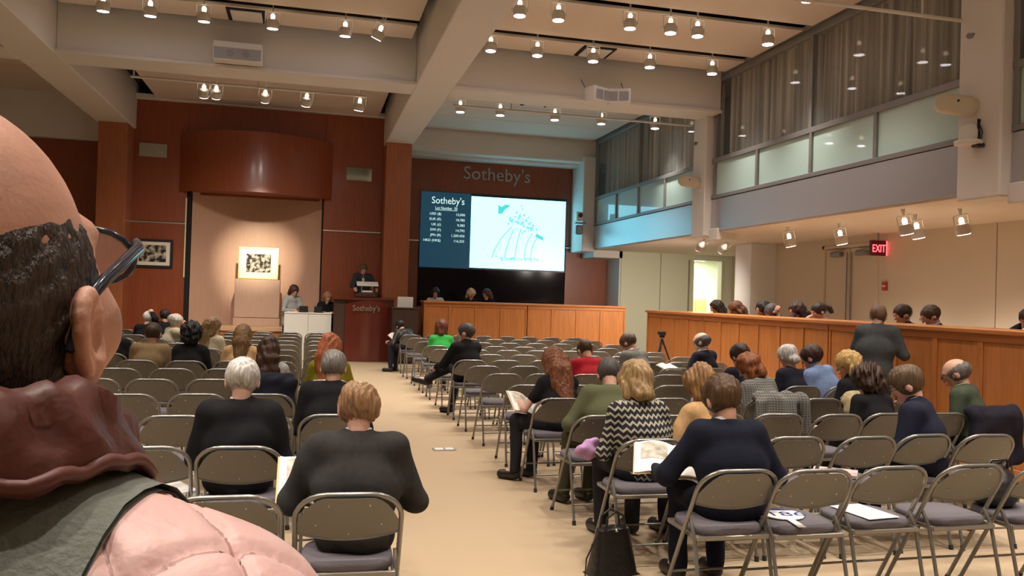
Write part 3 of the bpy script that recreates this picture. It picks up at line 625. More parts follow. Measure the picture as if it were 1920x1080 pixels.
# ================================================================== SIGNED-DISTANCE BODIES
def surface_nets(val, org, h):
    nx, ny, nz = val.shape; ins = val < 0
    c = np.zeros((nx - 1, ny - 1, nz - 1), np.int8)
    for dx in (0, 1):
        for dy in (0, 1):
            for dz in (0, 1): c += ins[dx:nx - 1 + dx, dy:ny - 1 + dy, dz:nz - 1 + dz]
    act = (c > 0) & (c < 8); ii = np.argwhere(act); N = len(ii)
    idx = -np.ones(act.shape, np.int64); idx[act] = np.arange(N)
    acc = np.zeros((N, 3)); cnt = np.zeros(N)
    corners = [(a, b, d) for a in (0, 1) for b in (0, 1) for d in (0, 1)]
    for ca in corners:
        for ax in range(3):
            if ca[ax]: continue
            cb = list(ca); cb[ax] = 1
            va = val[ii[:, 0] + ca[0], ii[:, 1] + ca[1], ii[:, 2] + ca[2]]; vb = val[ii[:, 0] + cb[0], ii[:, 1] + cb[1], ii[:, 2] + cb[2]]
            m = (va < 0) != (vb < 0); t = np.where(m, va / np.where(m, va - vb, 1), 0)
            p = np.tile(np.array(ca, float), (N, 1)); p[:, ax] = t
            acc += np.where(m[:, None], p, 0); cnt += m
    V = (ii + acc / np.maximum(cnt, 1)[:, None]) * h + org
    F = []
    for ax in range(3):
        a, b = (ax + 1) % 3, (ax + 2) % 3
        sl0 = [slice(None)] * 3; sl1 = [slice(None)] * 3; sl0[ax] = slice(0, -1); sl1[ax] = slice(1, None)
        s0 = ins[tuple(sl0)]; s1 = ins[tuple(sl1)]; e = np.argwhere(s0 != s1)
        e = e[(e[:, a] > 0) & (e[:, b] > 0) & (e[:, a] < val.shape[a] - 1) & (e[:, b] < val.shape[b] - 1)]
        def g(da, db):
            q = e.copy(); q[:, a] -= da; q[:, b] -= db; return idx[q[:, 0], q[:, 1], q[:, 2]]
        q = np.stack([g(1, 1), g(0, 1), g(0, 0), g(1, 0)], 1); fl = s0[e[:, 0], e[:, 1], e[:, 2]]
        F.append(np.where(fl[:, None], q, q[:, ::-1]))
    return V, np.concatenate(F)
def A(*v): return np.array(v, float)
def sd(pr, P):
    k = pr[0]
    if k == 'c':                      # tapered capsule, optional widening about an axis: ('c',a,b,r1,r2,(axis,scale))
        a, b, r1, r2 = pr[1:5]; q = P - a; ba = b - a
        if len(pr) > 5 and pr[5] is not None:
            ax, s = pr[5]; d = q @ ax; t0 = np.clip((q @ ba) / (ba @ ba + 1e-9), 0, 1); off = d - t0 * (ba @ ax); q = q - np.multiply.outer(off * (1 - 1 / s), ax)
        t = np.clip((q @ ba) / (ba @ ba + 1e-9), 0, 1)
        return np.linalg.norm(q - t[..., None] * ba, axis=-1) - (r1 + (r2 - r1) * t)
    if k == 'e':                      # ellipsoid ('e',c,r,R)
        c, r = pr[1], pr[2]; q = P - c
        if len(pr) > 3 and pr[3] is not None: q = q @ pr[3]
        k0 = np.linalg.norm(q / r, axis=-1); k1 = np.linalg.norm(q / (r * r), axis=-1); return k0 * (k0 - 1) / np.maximum(k1, 1e-6)
    if k == 'p':                      # half space: inside where n.p < d
        return P @ pr[1] - pr[2]
def bounds(pr):
    if pr[0] == 'c':
        r = max(pr[3], pr[4]) * (pr[5][1] if len(pr) > 5 and pr[5] is not None else 1); return np.minimum(pr[1], pr[2]) - r, np.maximum(pr[1], pr[2]) + r
    r = max(pr[2]); return pr[1] - r, pr[1] + r
def sdf_mesh(ops, h, noise=None):
    """ops: list of (op, primitive, k); op 'u' union, 's' subtract, 'i' intersect"""
    bl = [bounds(p) for o, p, k in ops if o == 'u']; lo = np.min([b[0] for b in bl], 0) - 3 * h - .01; hi = np.max([b[1] for b in bl], 0) + 3 * h + .01
    n = np.ceil((hi - lo) / h).astype(int) + 1; val = np.full(tuple(n), .12)
    ax = [lo[i] + h * np.arange(n[i]) for i in range(3)]
    for o, p, k in ops:
        if p[0] == 'p': s = tuple(slice(0, n[i]) for i in range(3))
        else:
            b0, b1 = bounds(p); pad = max(k, .02) + 2.5 * h; i0 = np.clip(np.floor((b0 - pad - lo) / h).astype(int), 0, n - 1); i1 = np.clip(np.ceil((b1 + pad - lo) / h).astype(int) + 1, 1, n); s = tuple(slice(i0[i], i1[i]) for i in range(3))
        P = np.stack(np.meshgrid(ax[0][s[0]], ax[1][s[1]], ax[2][s[2]], indexing='ij'), -1)
        d = sd(p, P); a = val[s]
        if o == 'u': hh = np.maximum(k - np.abs(a - d), 0) / max(k, 1e-6); val[s] = np.minimum(a, d) - hh * hh * k * .25
        else:
            if o == 's': d = -d
            hh = np.maximum(k - np.abs(a - d), 0) / max(k, 1e-6); val[s] = np.maximum(a, d) + hh * hh * k * .25
    if noise is not None:
        P = np.stack(np.meshgrid(*ax, indexing='ij'), -1); near = np.abs(val) < .05; val[near] += noise(P[near])
    return surface_nets(val, lo, h)
def np_mesh(name, V, F, mats, extra=None):
    """quad mesh from arrays; extra = MB with more faces appended"""
    nv, nf = len(V), len(F); vs = V; loops = F.reshape(-1); sizes = np.full(nf, 4); mi = np.zeros(nf, int)
    if extra is not None and extra.v:
        vs = np.concatenate([V, np.array(extra.v)]); l2 = np.array([i + nv for f in extra.f for i in f]); loops = np.concatenate([loops, l2]); sizes = np.concatenate([sizes, [len(f) for f in extra.f]]); mi = np.concatenate([mi, extra.m])
    me = bpy.data.meshes.new(name); me.vertices.add(len(vs)); me.vertices.foreach_set('co', np.ascontiguousarray(vs, np.float32).reshape(-1))
    me.loops.add(len(loops)); me.loops.foreach_set('vertex_index', loops.astype(np.int32)); me.polygons.add(len(sizes))
    me.polygons.foreach_set('loop_start', np.concatenate([[0], np.cumsum(sizes)[:-1]]).astype(np.int32)); me.polygons.foreach_set('material_index', mi.astype(np.int32)); me.polygons.foreach_set('use_smooth', np.ones(len(sizes), bool))
    for m in (mats if isinstance(mats, (list, tuple)) else [mats]): me.materials.append(m)
    me.update(calc_edges=True); me.validate(); return me
def rotm(yaw=0, pitch=0, roll=0):
    """columns: right, forward, up.  pitch>0 looks down, yaw>0 turns to its left"""
    return np.array((Matrix.Rotation(yaw, 3, 'Z') @ Matrix.Rotation(-pitch, 3, 'X') @ Matrix.Rotation(roll, 3, 'Y')))
def folds(amp, f, seed):
    r = np.random.RandomState(seed); K = r.normal(size=(5, 3)) * f * A(1, 1, .6); ph = r.rand(5) * 6.3
    return lambda P: amp * np.sin(P @ K.T + ph).sum(-1) / 2.2
def strands(amp, seed, f=150):
    r = np.random.RandomState(seed); K = r.normal(size=(4, 3)) * A(f, f, f * .16); K2 = r.normal(size=(3, 3)) * 26; ph = r.rand(4) * 6.3
    return lambda P: amp * (np.sin(P @ K.T + ph).sum(-1) / 3 + np.sin(P @ K2.T).sum(-1) / 2.2)
def ik(s, t, l1, l2, pole):
    d = t - s; L = min(np.linalg.norm(d), (l1 + l2) * .999); d = d / (np.linalg.norm(d) + 1e-9)
    x = (l1 * l1 - l2 * l2 + L * L) / (2 * L); y = math.sqrt(max(l1 * l1 - x * x, 0)); p = pole - d * (pole @ d); p = p / (np.linalg.norm(p) + 1e-9)
    return s + d * x + p * y, s + d * L
def unit(v): return v / (np.linalg.norm(v) + 1e-9)
HANDS = {'lap': ((-.10, .26, .64), (.10, .24, .64)), 'read': ((-.17, .33, .80), (.15, .33, .80)), 'low': ((-.2, .2, .56), (.2, .2, .56)),
         'chin': ((-.10, .26, .64), (.06, .20, 1.03)), 'chinl': ((-.06, .2, 1.03), (.1, .26, .64)), 'desk': ((-.18, .38, .82), (.16, .40, .82)),
         'head': ((-.10, .26, .64), (.12, .0, 1.22)), 'down': ((-.24, .02, .80), (.24, .02, .80)), 'podium': ((-.28, .40, 1.02), (.2, .42, 1.02)), 'sdesk': ((-.16, .36, 1.04), (.16, .38, 1.04)), 'front': ((-.17, .28, 1.12), (.17, .28, 1.12))}
SKIN1 = (.62, .36, .26); SKIN2 = (.55, .30, .21); SKINP = (.70, .42, .33)
NPEOPLE = [0]
def person(label, x, y, yaw=0., z0=0., pose='sit', s=1., lean=12, side=0., hp=25, hy=0, hr=0, hair='short', hcol=(.06, .035, .02), top=(.02, .02, .022), topm=None, bottom=(.02, .02, .025), skin=SKIN1, hands='lap', female=False, collar=None, cat='person', group='people', legs='normal', h=None, sleeves='long', extra=None, glasses=False, tie=None, open_front=None, bulk=0.):
    """yaw in degrees, 0 faces the front of the hall (+Y), positive turns to the left"""
    NPEOPLE[0] += 1; seed = NPEOPLE[0]
    dist = math.hypot(x, y); h = h or min(.017, max(.0085, .0017 * dist)); hh = max(.0055, h * .62)
    root = thing('person', label, cat, (x, y, z0), R_(yaw), group); s *= .97; root.scale = (s, s, s)
    a = R_(lean); sd_ = R_(side); X = A(math.cos(sd_), 0, -math.sin(sd_))
    u = unit(A(math.sin(sd_), math.sin(a), math.cos(a))); u2 = unit(A(math.sin(sd_) * 1.1, math.sin(a * 1.35 + .06), math.cos(a * 1.35 + .06)))
    SIT = pose == 'sit'; pel = A(0, .055, .555) if SIT else A(0, 0, .95); k_ = .83 if SIT else 1.; hs = 1.1
    mid = pel + u * .24 * k_; nb = mid + u2 * .25 * k_; sw = .150 if female else .170
    f_ = unit(np.cross(u2, X)); f_ = f_ if f_[1] > 0 else -f_
    nd = unit(A(math.sin(sd_), math.sin(a + R_(hp) * .45), math.cos(a + R_(hp) * .45)))
    hd = nb + nd * .143; Rh = rotm(R_(hy), R_(hp) + a * .35, R_(hr) + sd_ * .6)
    H = lambda px, py, pz: hd + Rh @ A(px * hs, py * hs, pz * hs); E = lambda *v: A(*v) * hs
    g = .9 if female else 1.
    tr = (X, 1.5 if not female else 1.38)
    # --- limbs
    so_ = .058 if female else .042; sh = [nb - u2 * so_ - X * sw, nb - u2 * so_ + X * sw]
    ht = HANDS[hands] if isinstance(hands, str) else hands
    arms = []
    for i, sx in ((0, -1), (1, 1)):
        t = A(*ht[i]) + (A(0, .10, -.01) if SIT else A(0, 0, 0)); pole = A(sx * .6, -.5, -.8)
        el, wr = ik(sh[i], t, .28, .245, pole); arms.append((sh[i], el, wr))
    if pose == 'sit':
        hips = [pel + A(-.09, .02, -.02), pel + A(.09, .02, -.02)]; kn = [A(-.12, .40, .53), A(.12, .40, .53)]; an = [A(-.12, .38, .09), A(.12, .38, .09)]; toe = [A(-.13, .53, .045), A(.13, .53, .045)]
        for q in kn + an + toe: q[1] += .07
        if legs == 'cross': kn[1] = A(.02, .40, .62); an[1] = A(-.20, .62, .40); toe[1] = A(-.28, .72, .38)
        if legs == 'crossl': kn[0] = A(-.02, .38, .64); kn[1] = A(.06, .40, .53); an[0] = A(-.34, .52, .46); toe[0] = A(-.50, .58, .47); an[1] = A(.0, .42, .09); toe[1] = A(-.06, .56, .045)
        if legs == 'left': kn = [A(-.30, .36, .53), A(-.10, .40, .53)]; an = [A(-.34, .30, .09), A(-.14, .36, .09)]; toe = [A(-.42, .42, .045), A(-.2, .5, .045)]
    else:
        hips = [pel + A(-.09, 0, -.02), pel + A(.09, 0, -.02)]; kn = [A(-.1, .02, .5), A(.1, .02, .5)]; an = [A(-.1, -.02, .09), A(.1, -.02, .09)]; toe = [A(-.12, .13, .04), A(.12, .13, .04)]
    # --- skin: one continuous body
    body = [('u', ('c', pel, mid, .10, .09, tr), .0), ('u', ('c', mid, nb - u2 * .07, .09, .085, tr), .05), ('u', ('c', nb - u2 * .08, H(0, -.02, -.06), .054 * g, .052 * g), .03)]
    for (p0, p1, p2) in arms: body += [('u', ('c', p0, p1, .045 * g, .036 * g), .03), ('u', ('c', p1, p2, .036 * g, .025 * g), .02)]
    for i in (0, 1): body += [('u', ('c', hips[i], kn[i], .07, .048), .04), ('u', ('c', kn[i], an[i], .046, .032), .03), ('u', ('c', an[i], toe[i], .032, .025), .02)]
    head = [('u', ('e', H(0, -.012, .028), E(.077, .099, .088), Rh), .02), ('u', ('c', H(0, .03, -.02), H(0, .042, -.08), .063, .046), .03), ('u', ('e', H(0, .072, -.098), E(.024, .02, .018), Rh), .025),
            ('u', ('c', H(0, .086, .018), H(0, .108, -.022), .008, .0135), .014), ('u', ('e', H(0, .074, .032), E(.055, .02, .014), Rh), .02),
            ('s', ('e', H(-.032, .098, .012), E(.02, .016, .012), Rh), .012), ('s', ('e', H(.032, .098, .012), E(.02, .016, .012), Rh), .012)]
    for sx in (-1, 1): head += [('u', ('e', H(sx * .080, -.008, -.008), E(.011, .021, .032), Rh), .008)]
    V, F = sdf_mesh(body + head, min(h, .011) if dist < 9 else h * .85)
    ex = MB()
    for sx in (-1, 1):
        ex.ball(H(sx * .032, .079, .012), .0125, 5, 1)
        ex.add([tuple(H(sx * .032 + dx, .0905 + dy, .012 + dz)) for dx, dy, dz in ((-.005, 0, -.006), (.005, 0, -.006), (.006, .001, 0), (.005, 0, .006), (-.005, 0, .006), (-.006, .001, 0))], [(0, 1, 2, 3, 4, 5)], 2)
        ex.tube([H(sx * .016, .094, .034), H(sx * .034, .092, .038), H(sx * .052, .08, .032)], [.003, .0045, .003], 5, 3)
    ex.tube([H(-.024, .088, -.058), H(-.008, .097, -.055), H(.008, .097, -.055), H(.024, .088, -.058)], [.003, .006, .006, .003], 5, 4)
    for i, (p0, p1, p2) in enumerate(arms):
        d = unit(p2 - p1); sx = -1 if i == 0 else 1; n = unit(A(-sx * .7, .15, -.6) - d * (A(-sx * .7, .15, -.6) @ d)); tt = np.cross(d, n)
        ex.tube([p2 - d * .01, p2 + d * .03, p2 + d * .085], [.024 * g, .033 * g, .03 * g], 8, 0)
        for k, (o_, ln) in enumerate(((-.027, .85), (-.009, 1.), (.009, .95), (.026, .75))):
            b = p2 + d * .075 + tt * o_ * g; c1 = b + unit(d + n * .35) * .038 * ln; c2 = c1 + unit(d + n * 1.1) * .028 * ln; c3 = c2 + unit(d * .4 + n) * .02 * ln
            ex.tube([b, c1, c2, c3], [.0092 * g, .0088 * g, .008 * g, .006 * g], 6, 0)
        ts = 1 if (tt @ A(0, 0, 1)) > 0 else -1
        b = p2 + d * .025 + tt * ts * .024; c1 = b + unit(d * .8 + tt * ts * .7) * .035; c2 = c1 + unit(d + n * .4) * .03
        ex.tube([b, c1, c2], [.013, .0105, .008], 6, 0)
    link('body', np_mesh('body', V, F, [skinmat(skin), mat('eye_white', (.75, .72, .68), rough=.3), mat('iris_dark', (.03, .02, .015), rough=.2), hairmat(tuple(v * .7 for v in hcol)), mat('lips', (.45, .16, .13), rough=.5)], ex), root)
    # --- clothes
    tm = topm or cloth(top); jk = []
    e_ = .022 + bulk
    jk += [('u', ('c', pel + u * .0, mid, .100 + e_ * .6, .104 + e_ * .6, tr), 0), ('u', ('c', mid, nb - u2 * .075, .104 + e_ * .6, .088 + e_ * .5, (X, 1.55 if not female else 1.38)), .06),
           ('u', ('c', sh[0] + X * .03, sh[1] - X * .03, .062 + bulk * .6, .062 + bulk * .6), .07), ('u', ('c', nb - u2 * .07, nb + nd * .022, .066 * g + .008, .058 * g + .004), .03)]
    for (p0, p1, p2) in arms:
        e2 = p2 if sleeves == 'long' else None
        jk.append(('u', ('c', p0, p1 if e2 is not None else p0 + (p1 - p0) * .55, .066 * g + bulk * .6, .052 * g + bulk * .5), .05))
        if e2 is not None: jk.append(('u', ('c', p1, p2 - unit(p2 - p1) * .015, .052 * g + bulk * .5, .036 * g + bulk * .3), .025))
    if pose == 'stand': jk.append(('u', ('c', pel + A(0, 0, .0), pel - A(0, 0, .14), .125, .135, (X, 1.45)), .05))
    else: jk.append(('u', ('c', pel + A(0, .0, -.01), pel + A(0, .08, -.035), .105, .10, (X, 1.45)), .05))
    Vj, Fj = sdf_mesh(jk, h, folds(.0065, 17, seed)); jo = link('top_garment', np_mesh('top_garment', Vj, Fj, tm), root)
    tro = [('u', ('c', pel + A(0, 0, -.01), pel + A(0, .03, -.02), .115, .11, (A(1, 0, 0), 1.4)), 0)]
    for i in (0, 1): tro += [('u', ('c', hips[i], kn[i], .088, .066), .03), ('u', ('c', kn[i], an[i] + A(0, 0, .0), .064, .05), .03)]
    Vt, Ft = sdf_mesh(tro, max(h, .012), folds(.004, 22, seed + 50)); link('trousers', np_mesh('trousers', Vt, Ft, cloth(bottom)), root)
    for i in (0, 1):
        so = [('u', ('c', an[i] + A(0, 0, -.035), toe[i] - A(0, 0, .0), .043, .038), 0), ('u', ('c', an[i] + (an[i] - toe[i]) * .18 + A(0, 0, -.045), toe[i] + A(0, 0, -.012), .036, .034), .02)]
        Vs, Fs = sdf_mesh(so, max(h, .011)); link('shoe', np_mesh('shoe', Vs, Fs, mat('black_leather', (.015, .014, .014), rough=.35)), root)
    if collar is not None:
        cm = MB(); ring = []
        for k in range(15):
            an_ = math.pi * (1.5 + (k - 7) / 7 * .80); ring.append((math.cos(an_), math.sin(an_)))
        f2 = unit(np.cross(nd, X)); f2 = f2 if f2[1] > 0 else -f2
        c0 = nb + nd * .012; vs = []
        for j, (zz, rr_) in enumerate(((-.02, 1.12), (.022, 1.02), (.040, .97), (.030, .93))): vs += [tuple(c0 + nd * zz + X * cx * .066 * rr_ * g + f2 * sy_ * .066 * rr_ * g) for cx, sy_ in ring]
        cm.add(vs, [(j * 15 + k, j * 15 + k + 1, (j + 1) * 15 + k + 1, (j + 1) * 15 + k) for j in range(3) for k in range(14)], 0, True); cm.build('shirt_collar', cloth(collar), root)
        jc = MB(); vs = []
        for j, (zz, rr_) in enumerate(((-.05, 1.50), (-.005, 1.24), (.016, 1.16), (.006, 1.08))): vs += [tuple(c0 + nd * zz + X * cx * .066 * rr_ * g * (1.1 if j == 0 else 1) + f2 * sy_ * .066 * rr_ * g) for cx, sy_ in ring]
        jc.add(vs, [(j * 15 + k, j * 15 + k + 1, (j + 1) * 15 + k + 1, (j + 1) * 15 + k) for j in range(3) for k in range(14)], 0, True); jc.build('garment_collar', tm, root)
        lap = [(c0 + f2 * .075 + X * .045 * k_ - nd * .01) for k_ in (-1, 1)]
        sv = MB(); ch_ = mid + f_ * (.135 + e_ * .5) + u * .05; w1 = .055
        sv.add([tuple(lap[0] + f2 * .012), tuple(lap[1] + f2 * .012), tuple(ch_ + X * .02 + f_ * .012), tuple(ch_ - X * .02 + f_ * .012)], [(0, 1, 2, 3)]); sv.add([tuple(np.array(p) - f_ * .03) for p in sv.v], [(3, 2, 1, 0)]); sv.build('shirt_front', cloth(collar), root)
        if tie is not None:
            tv = MB().tube([c0 + f2 * .092, c0 + f2 * .098 - nd * .04, ch_ + f_ * .025 + u * .06, ch_ + f_ * .028], [.012, .013, .024, .012], 6); tv.build('tie', cloth(tie), root)
    # --- hair
    ho = []; am = .004; cr = ('e', H(0, -.014, .032), E(.088, .111, .098), Rh)
    facecut = [('s', ('e', H(0, .125, -.055), E(.088, .095, .125), Rh), .012)]
    def below(zc, tl=.25):
        n_ = unit(Rh @ A(0, -tl, 1.)); return ('i', ('p', -n_, -(n_ @ H(0, 0, zc))), .015)
    ears = [('s', ('e', H(sx * .088, .012, -.02), E(.024, .03, .035), Rh), .01) for sx in (-1, 1)]
    if hair == 'short': ho = [('u', cr, 0)] + facecut + [below(-.055)] + ears
    elif hair == 'full': ho = [('u', ('e', H(0, -.016, .036), E(.096, .118, .104), Rh), 0)] + facecut + [below(-.07)] + ears; am = .0045
    elif hair == 'bald': ho = [('u', ('e', H(0, -.016, .015), E(.087, .108, .085), Rh), 0)] + facecut + [below(-.06), ('s', ('e', H(0, .03, .125), E(.085, .12, .085), Rh), .01)] + ears
    elif hair == 'thin': ho = [('u', ('e', H(0, -.02, .024), E(.093, .112, .092), Rh), 0)] + facecut + [below(-.075), ('s', ('e', H(0, .03, .14), E(.06, .10, .06), Rh), .02), ('s', ('e', H(0, -.075, .128), E(.032, .05, .04), Rh), .02)] + ears; am = .007
    elif hair == 'bob': ho = [('u', ('e', H(0, -.016, .034), E(.097, .117, .102), Rh), 0), ('u', ('c', H(-.066, -.03, .0), H(-.072, -.02, -.09), .042, .036), .03), ('u', ('c', H(.066, -.03, .0), H(.072, -.02, -.09), .042, .036), .03), ('u', ('c', H(0, -.07, .0), H(0, -.075, -.10), .06, .05, (Rh[:, 0], 1.3)), .03), ('s', ('e', H(0, .125, -.05), E(.072, .10, .125), Rh), .015)]; am = .008
    elif hair == 'curly': ho = [('u', ('e', H(0, -.02, .03), E(.115, .132, .115), Rh), 0), ('u', ('e', H(0, -.06, -.05), E(.10, .07, .075), Rh), .03), ('s', ('e', H(0, .135, -.05), E(.08, .10, .125), Rh), .015)]; am = .016
    elif hair in ('long', 'longer'):
        dn = unit(A(0, -.12, -1) * 1.0); L_ = .24 if hair == 'long' else .36
        e0 = H(0, -.075, -.01); e1 = H(0, -.085, -.10); e2_ = e1 + (nb - u * L_ - f_ * .13 - e1) * (.9 if hair == 'long' else 1.0)
        ho = [('u', ('e', H(0, -.016, .034), E(.094, .116, .102), Rh), 0), ('u', ('c', e0, e1, .072, .068, (X, 1.35)), .03), ('u', ('c', e1, e2_, .066, .046, (X, 1.75 if hair == 'longer' else 1.5)), .03)]
        for sx in (-1, 1): ho.append(('u', ('c', H(sx * .074, -.01, .02), H(sx * .078, -.02, -.11), .03, .036), .03))
        ho.append(('s', ('e', H(0, .13, -.05), E(.07, .10, .14), Rh), .015)); am = .007
    elif hair == 'pony':
        ho = [('u', cr, 0), ('u', ('c', H(0, -.10, .03), H(0, -.15, -.02), .035, .04), .02), ('u', ('c', H(0, -.15, -.02), H(0, -.16, -.17), .04, .025), .02)] + facecut + [below(-.06)]
    elif hair == 'bun': ho = [('u', ('e', H(0, -.016, .036), E(.095, .116, .104), Rh), 0), ('u', ('e', H(0, -.09, -.055), E(.06, .05, .045), Rh), .03)] + facecut + [below(-.09)]; am = .006
    if ho:
        nz = strands(am, seed) if hair != 'curly' else folds(.014, 75, seed)
        Vh, Fh = sdf_mesh(ho, hh, nz)
        if len(Fh): link('hair', np_mesh('hair', Vh, Fh, hairmat(hcol)), root)
    if glasses:
        gm = MB()
        for sx in (-1, 1):
            ring = [H(sx * .033 + .023 * math.cos(q), .108, .010 + .017 * math.sin(q)) for q in [2 * math.pi * k / 12 for k in range(12)]]; gm.tube(ring, .0022, 5, closed=True); gm.tube([H(sx * .056, .106, .014), H(sx * .078, .08, .016), H(sx * .084, -.01, .01)], .0024, 5)
        gm.tube([H(-.01, .11, .014), H(.01, .11, .014)], .0022, 5); gm.build('glasses', BLACKP, root)
    return root, dict(hd=hd, nb=nb, arms=arms, Rh=Rh, s=s, jacket=jo)
# ================================================================== PEOPLE IN THE AUDIENCE
GL = 'audience in the left block'; GR = 'audience in the right block'
def seat_l(r, j, dx=0): return LX(j) + dx, LROW[r] + .23
def seat_r(r, j, dx=0): return RX(j) + dx, RROW[r] + .23
BLK = (.010, .010, .012); NAVY = (.010, .012, .024); CHAR = (.035, .034, .033)
WHT = (.78, .76, .72)
x, y = seat_l(0, 0, .04); person('strawberry-haired man in a charcoal suit in the nearest left aisle seat', x, y, -3, lean=10, hp=20, hair='thin', hcol=(.30, .175, .09), top=CHAR, bottom=(.02, .02, .02), collar=WHT, hands=((-.2, .30, .72), (.17, .30, .68)), group=GL, skin=SKINP, s=1.02, bulk=.012)
x, y = seat_l(1, 1, -.04); person('white-haired man in a black jacket seen from behind on the left', x, y, 0, lean=8, hp=18, hair='short', hcol=(.60, .58, .54), top=BLK, collar=(.7, .62, .45), group=GL, skin=SKINP, s=1.02, bulk=.012)
x, y = seat_l(2, 0, 0); person('grey-haired man in a black coat behind the charcoal suit man', x, y, 0, lean=10, hp=18, hair='short', hcol=(.20, .19, .175), top=BLK, group=GL, s=1., bulk=.012)
x, y = seat_l(4, 0, .02); person('long red-haired woman in an olive sweater at the left aisle', x, y, -8, lean=6, hp=8, hy=-15, hair='longer', hcol=(.40, .125, .045), top=(.22, .19, .012), female=True, group=GL)
x, y = seat_l(4, 1, -.04); person('woman with long dark brown hair and pale grey sweater', x, y, 0, lean=8, hp=10, hair='longer', hcol=(.055, .024, .014), top=(.42, .42, .40), female=True, group=GL, s=.97)
x, y = seat_l(6, 2, .06); person('woman with light brown hair in a camel coat', x, y, -5, lean=12, hp=15, hair='long', hcol=(.20, .11, .045), top=(.58, .36, .18), female=True, group=GL)
x, y = seat_l(8, 3, -.02); person('brown-haired woman in a beige coat with a green scarf looking right', x, y, -30, lean=6, hp=8, hy=-25, hair='long', hcol=(.20, .12, .05), top=(.46, .40, .27), female=True, group=GL, collar=(.08, .12, .04))
x, y = seat_l(6, 3, 0); person('person with curly black hair in a black coat', x, y, -5, lean=8, hp=12, hair='curly', hcol=(.010, .009, .010), top=BLK, group=GL, female=True)
x, y = seat_l(6, 4, .06); person('dark-haired man in a tan jacket seen from behind', x, y, -10, lean=12, hp=12, hair='short', hcol=(.045, .025, .015), top=(.24, .165, .085), group=GL)
x, y = seat_l(11, 6, .1); person('white-haired man in a black sweater holding his head', x, y, -20, lean=14, hp=15, hy=-20, hair='short', hcol=(.62, .60, .56), top=BLK, hands=((-.10, .26, .64), (.10, .04, 1.20)), group=GL, skin=SKINP)
x, y = seat_l(12, 6, .28); person('dark-haired person in front of the man holding his head', x, y, 0, lean=10, hp=10, hair='short', hcol=(.03, .02, .015), top=BLK, group=GL)
x, y = seat_l(10, 5, .12); person('white-haired man in a beige jacket with hand at his mouth', x, y, -60, lean=10, hp=12, hy=-10, hair='thin', hcol=(.52, .50, .46), top=(.42, .38, .28), hands='chin', group=GL)
x, y = seat_l(7, 5, -.02); person('man in a dark jacket and white collar half hidden behind the foreground man', x, y, 0, lean=8, hp=15, hair='short', hcol=(.03, .02, .015), top=BLK, collar=WHT, group=GL)
# right block
x, y = seat_r(0, 0, .17); person('brown-haired man in a navy suit reading in the nearest right row', x, y, 0, lean=10, hp=25, hy=8, hair='full', hcol=(.085, .045, .02), top=NAVY, collar=WHT, hands=((-.30, .34, .66), (.27, .26, .66)), group=GR, s=1.02, bulk=.012, bottom=NAVY)
x, y = seat_r(1, 0, .05); person('woman with streaked blonde hair in a black and silver chevron top', x, y, 2, lean=12, hp=24, hair='bob', hcol=(.36, .24, .11), topm=checker_mat('chevron_knit', (.012, .012, .016), (.42, .40, .32), 'chevron', 26), female=True, group=GR, s=1.03, hands='lap', legs='normal')
x, y = seat_r(2, 0, .2); person('grey-haired man in a green tweed jacket bent forward', x, y, -12, lean=22, hp=38, hair='short', hcol=(.085, .08, .075), topm=checker_mat('green_tweed', (.085, .092, .040), (.11, .115, .055), 'tweed', 90), group=GR, hands=((-.30, .30, .62), (.12, .34, .62)), bottom=(.05, .05, .025), s=1.02, bulk=.014, legs='left')
x, y = seat_r(3, 0, .12); person('woman with long auburn hair and black dress reading a catalogue', x, y, 12, lean=14, hp=28, hair='longer', hcol=(.20, .075, .035), top=BLK, female=True, sleeves='short', hands=((-.26, .34, .72), (-.02, .38, .70)), group=GR, legs='left', skin=SKINP)
x, y = seat_r(7, 0, .03); person('man in a black suit with crossed legs turned to the aisle', x, y, 22, lean=4, hp=4, hy=38, hair='short', hcol=(.055, .05, .045), top=BLK, hands=((-.24, .34, .64), (-.04, .36, .66)), group=GR, legs='crossl', s=1.04, bulk=.012, skin=SKINP)
x, y = seat_r(10, 0, .12); person('auburn-haired woman in a bright green sweater', x, y, 0, lean=8, hp=12, hair='bob', hcol=(.13, .04, .02), top=(.035, .36, .065), female=True, group=GR)
x, y = seat_r(13, 0, .05); person('dark-haired man in a black leather jacket bent over a paper by the podium', x, y, 35, lean=34, hp=30, hair='short', hcol=(.012, .011, .011), topm=mat('black_leather_jacket', (.022, .022, .02), rough=.4, bump=.2, bscale=12), hands=((-.25, .40, .62), (.0, .42, .62)), group=GR, legs='left')
x, y = seat_r(1, 1, .07); person('woman with swept golden brown hair in a camel jacket', x, y, 8, lean=14, hp=28, hy=5, hair='bob', hcol=(.29, .155, .055), top=(.56, .35, .16), female=True, group=GR, s=1.02, hands=((-.2, .28, .70), (.1, .3, .68)))
x, y = seat_r(5, 2, .15); person('dark-haired person in a crimson jacket with bowed head', x, y, 5, lean=20, hp=40, hair='short', hcol=(.06, .035, .018), top=(.36, .012, .022), group=GR)
x, y = seat_r(6, 4, .16); person('brown-haired man in a grey suit with bowed head', x, y, 30, lean=16, hp=32, hy=10, hair='short', hcol=(.10, .065, .04), top=(.145, .145, .135), collar=WHT, group=GR, s=1.03, bulk=.01)
x, y = seat_r(6, 6, .12); person('bald man in a dark suit looking down to his left', x, y, 32, lean=8, hp=14, hy=18, hair='bald', hcol=(.10, .09, .08), top=NAVY, collar=WHT, group=GR, hands=((-.30, .30, .66), (-.1, .34, .66)), s=1.03, skin=SKINP)
x, y = seat_r(4, 5, .02); person('dark-haired person in navy behind the tweed woman', x, y, 10, lean=12, hp=22, hair='full', hcol=(.03, .016, .01), top=NAVY, group=GR)
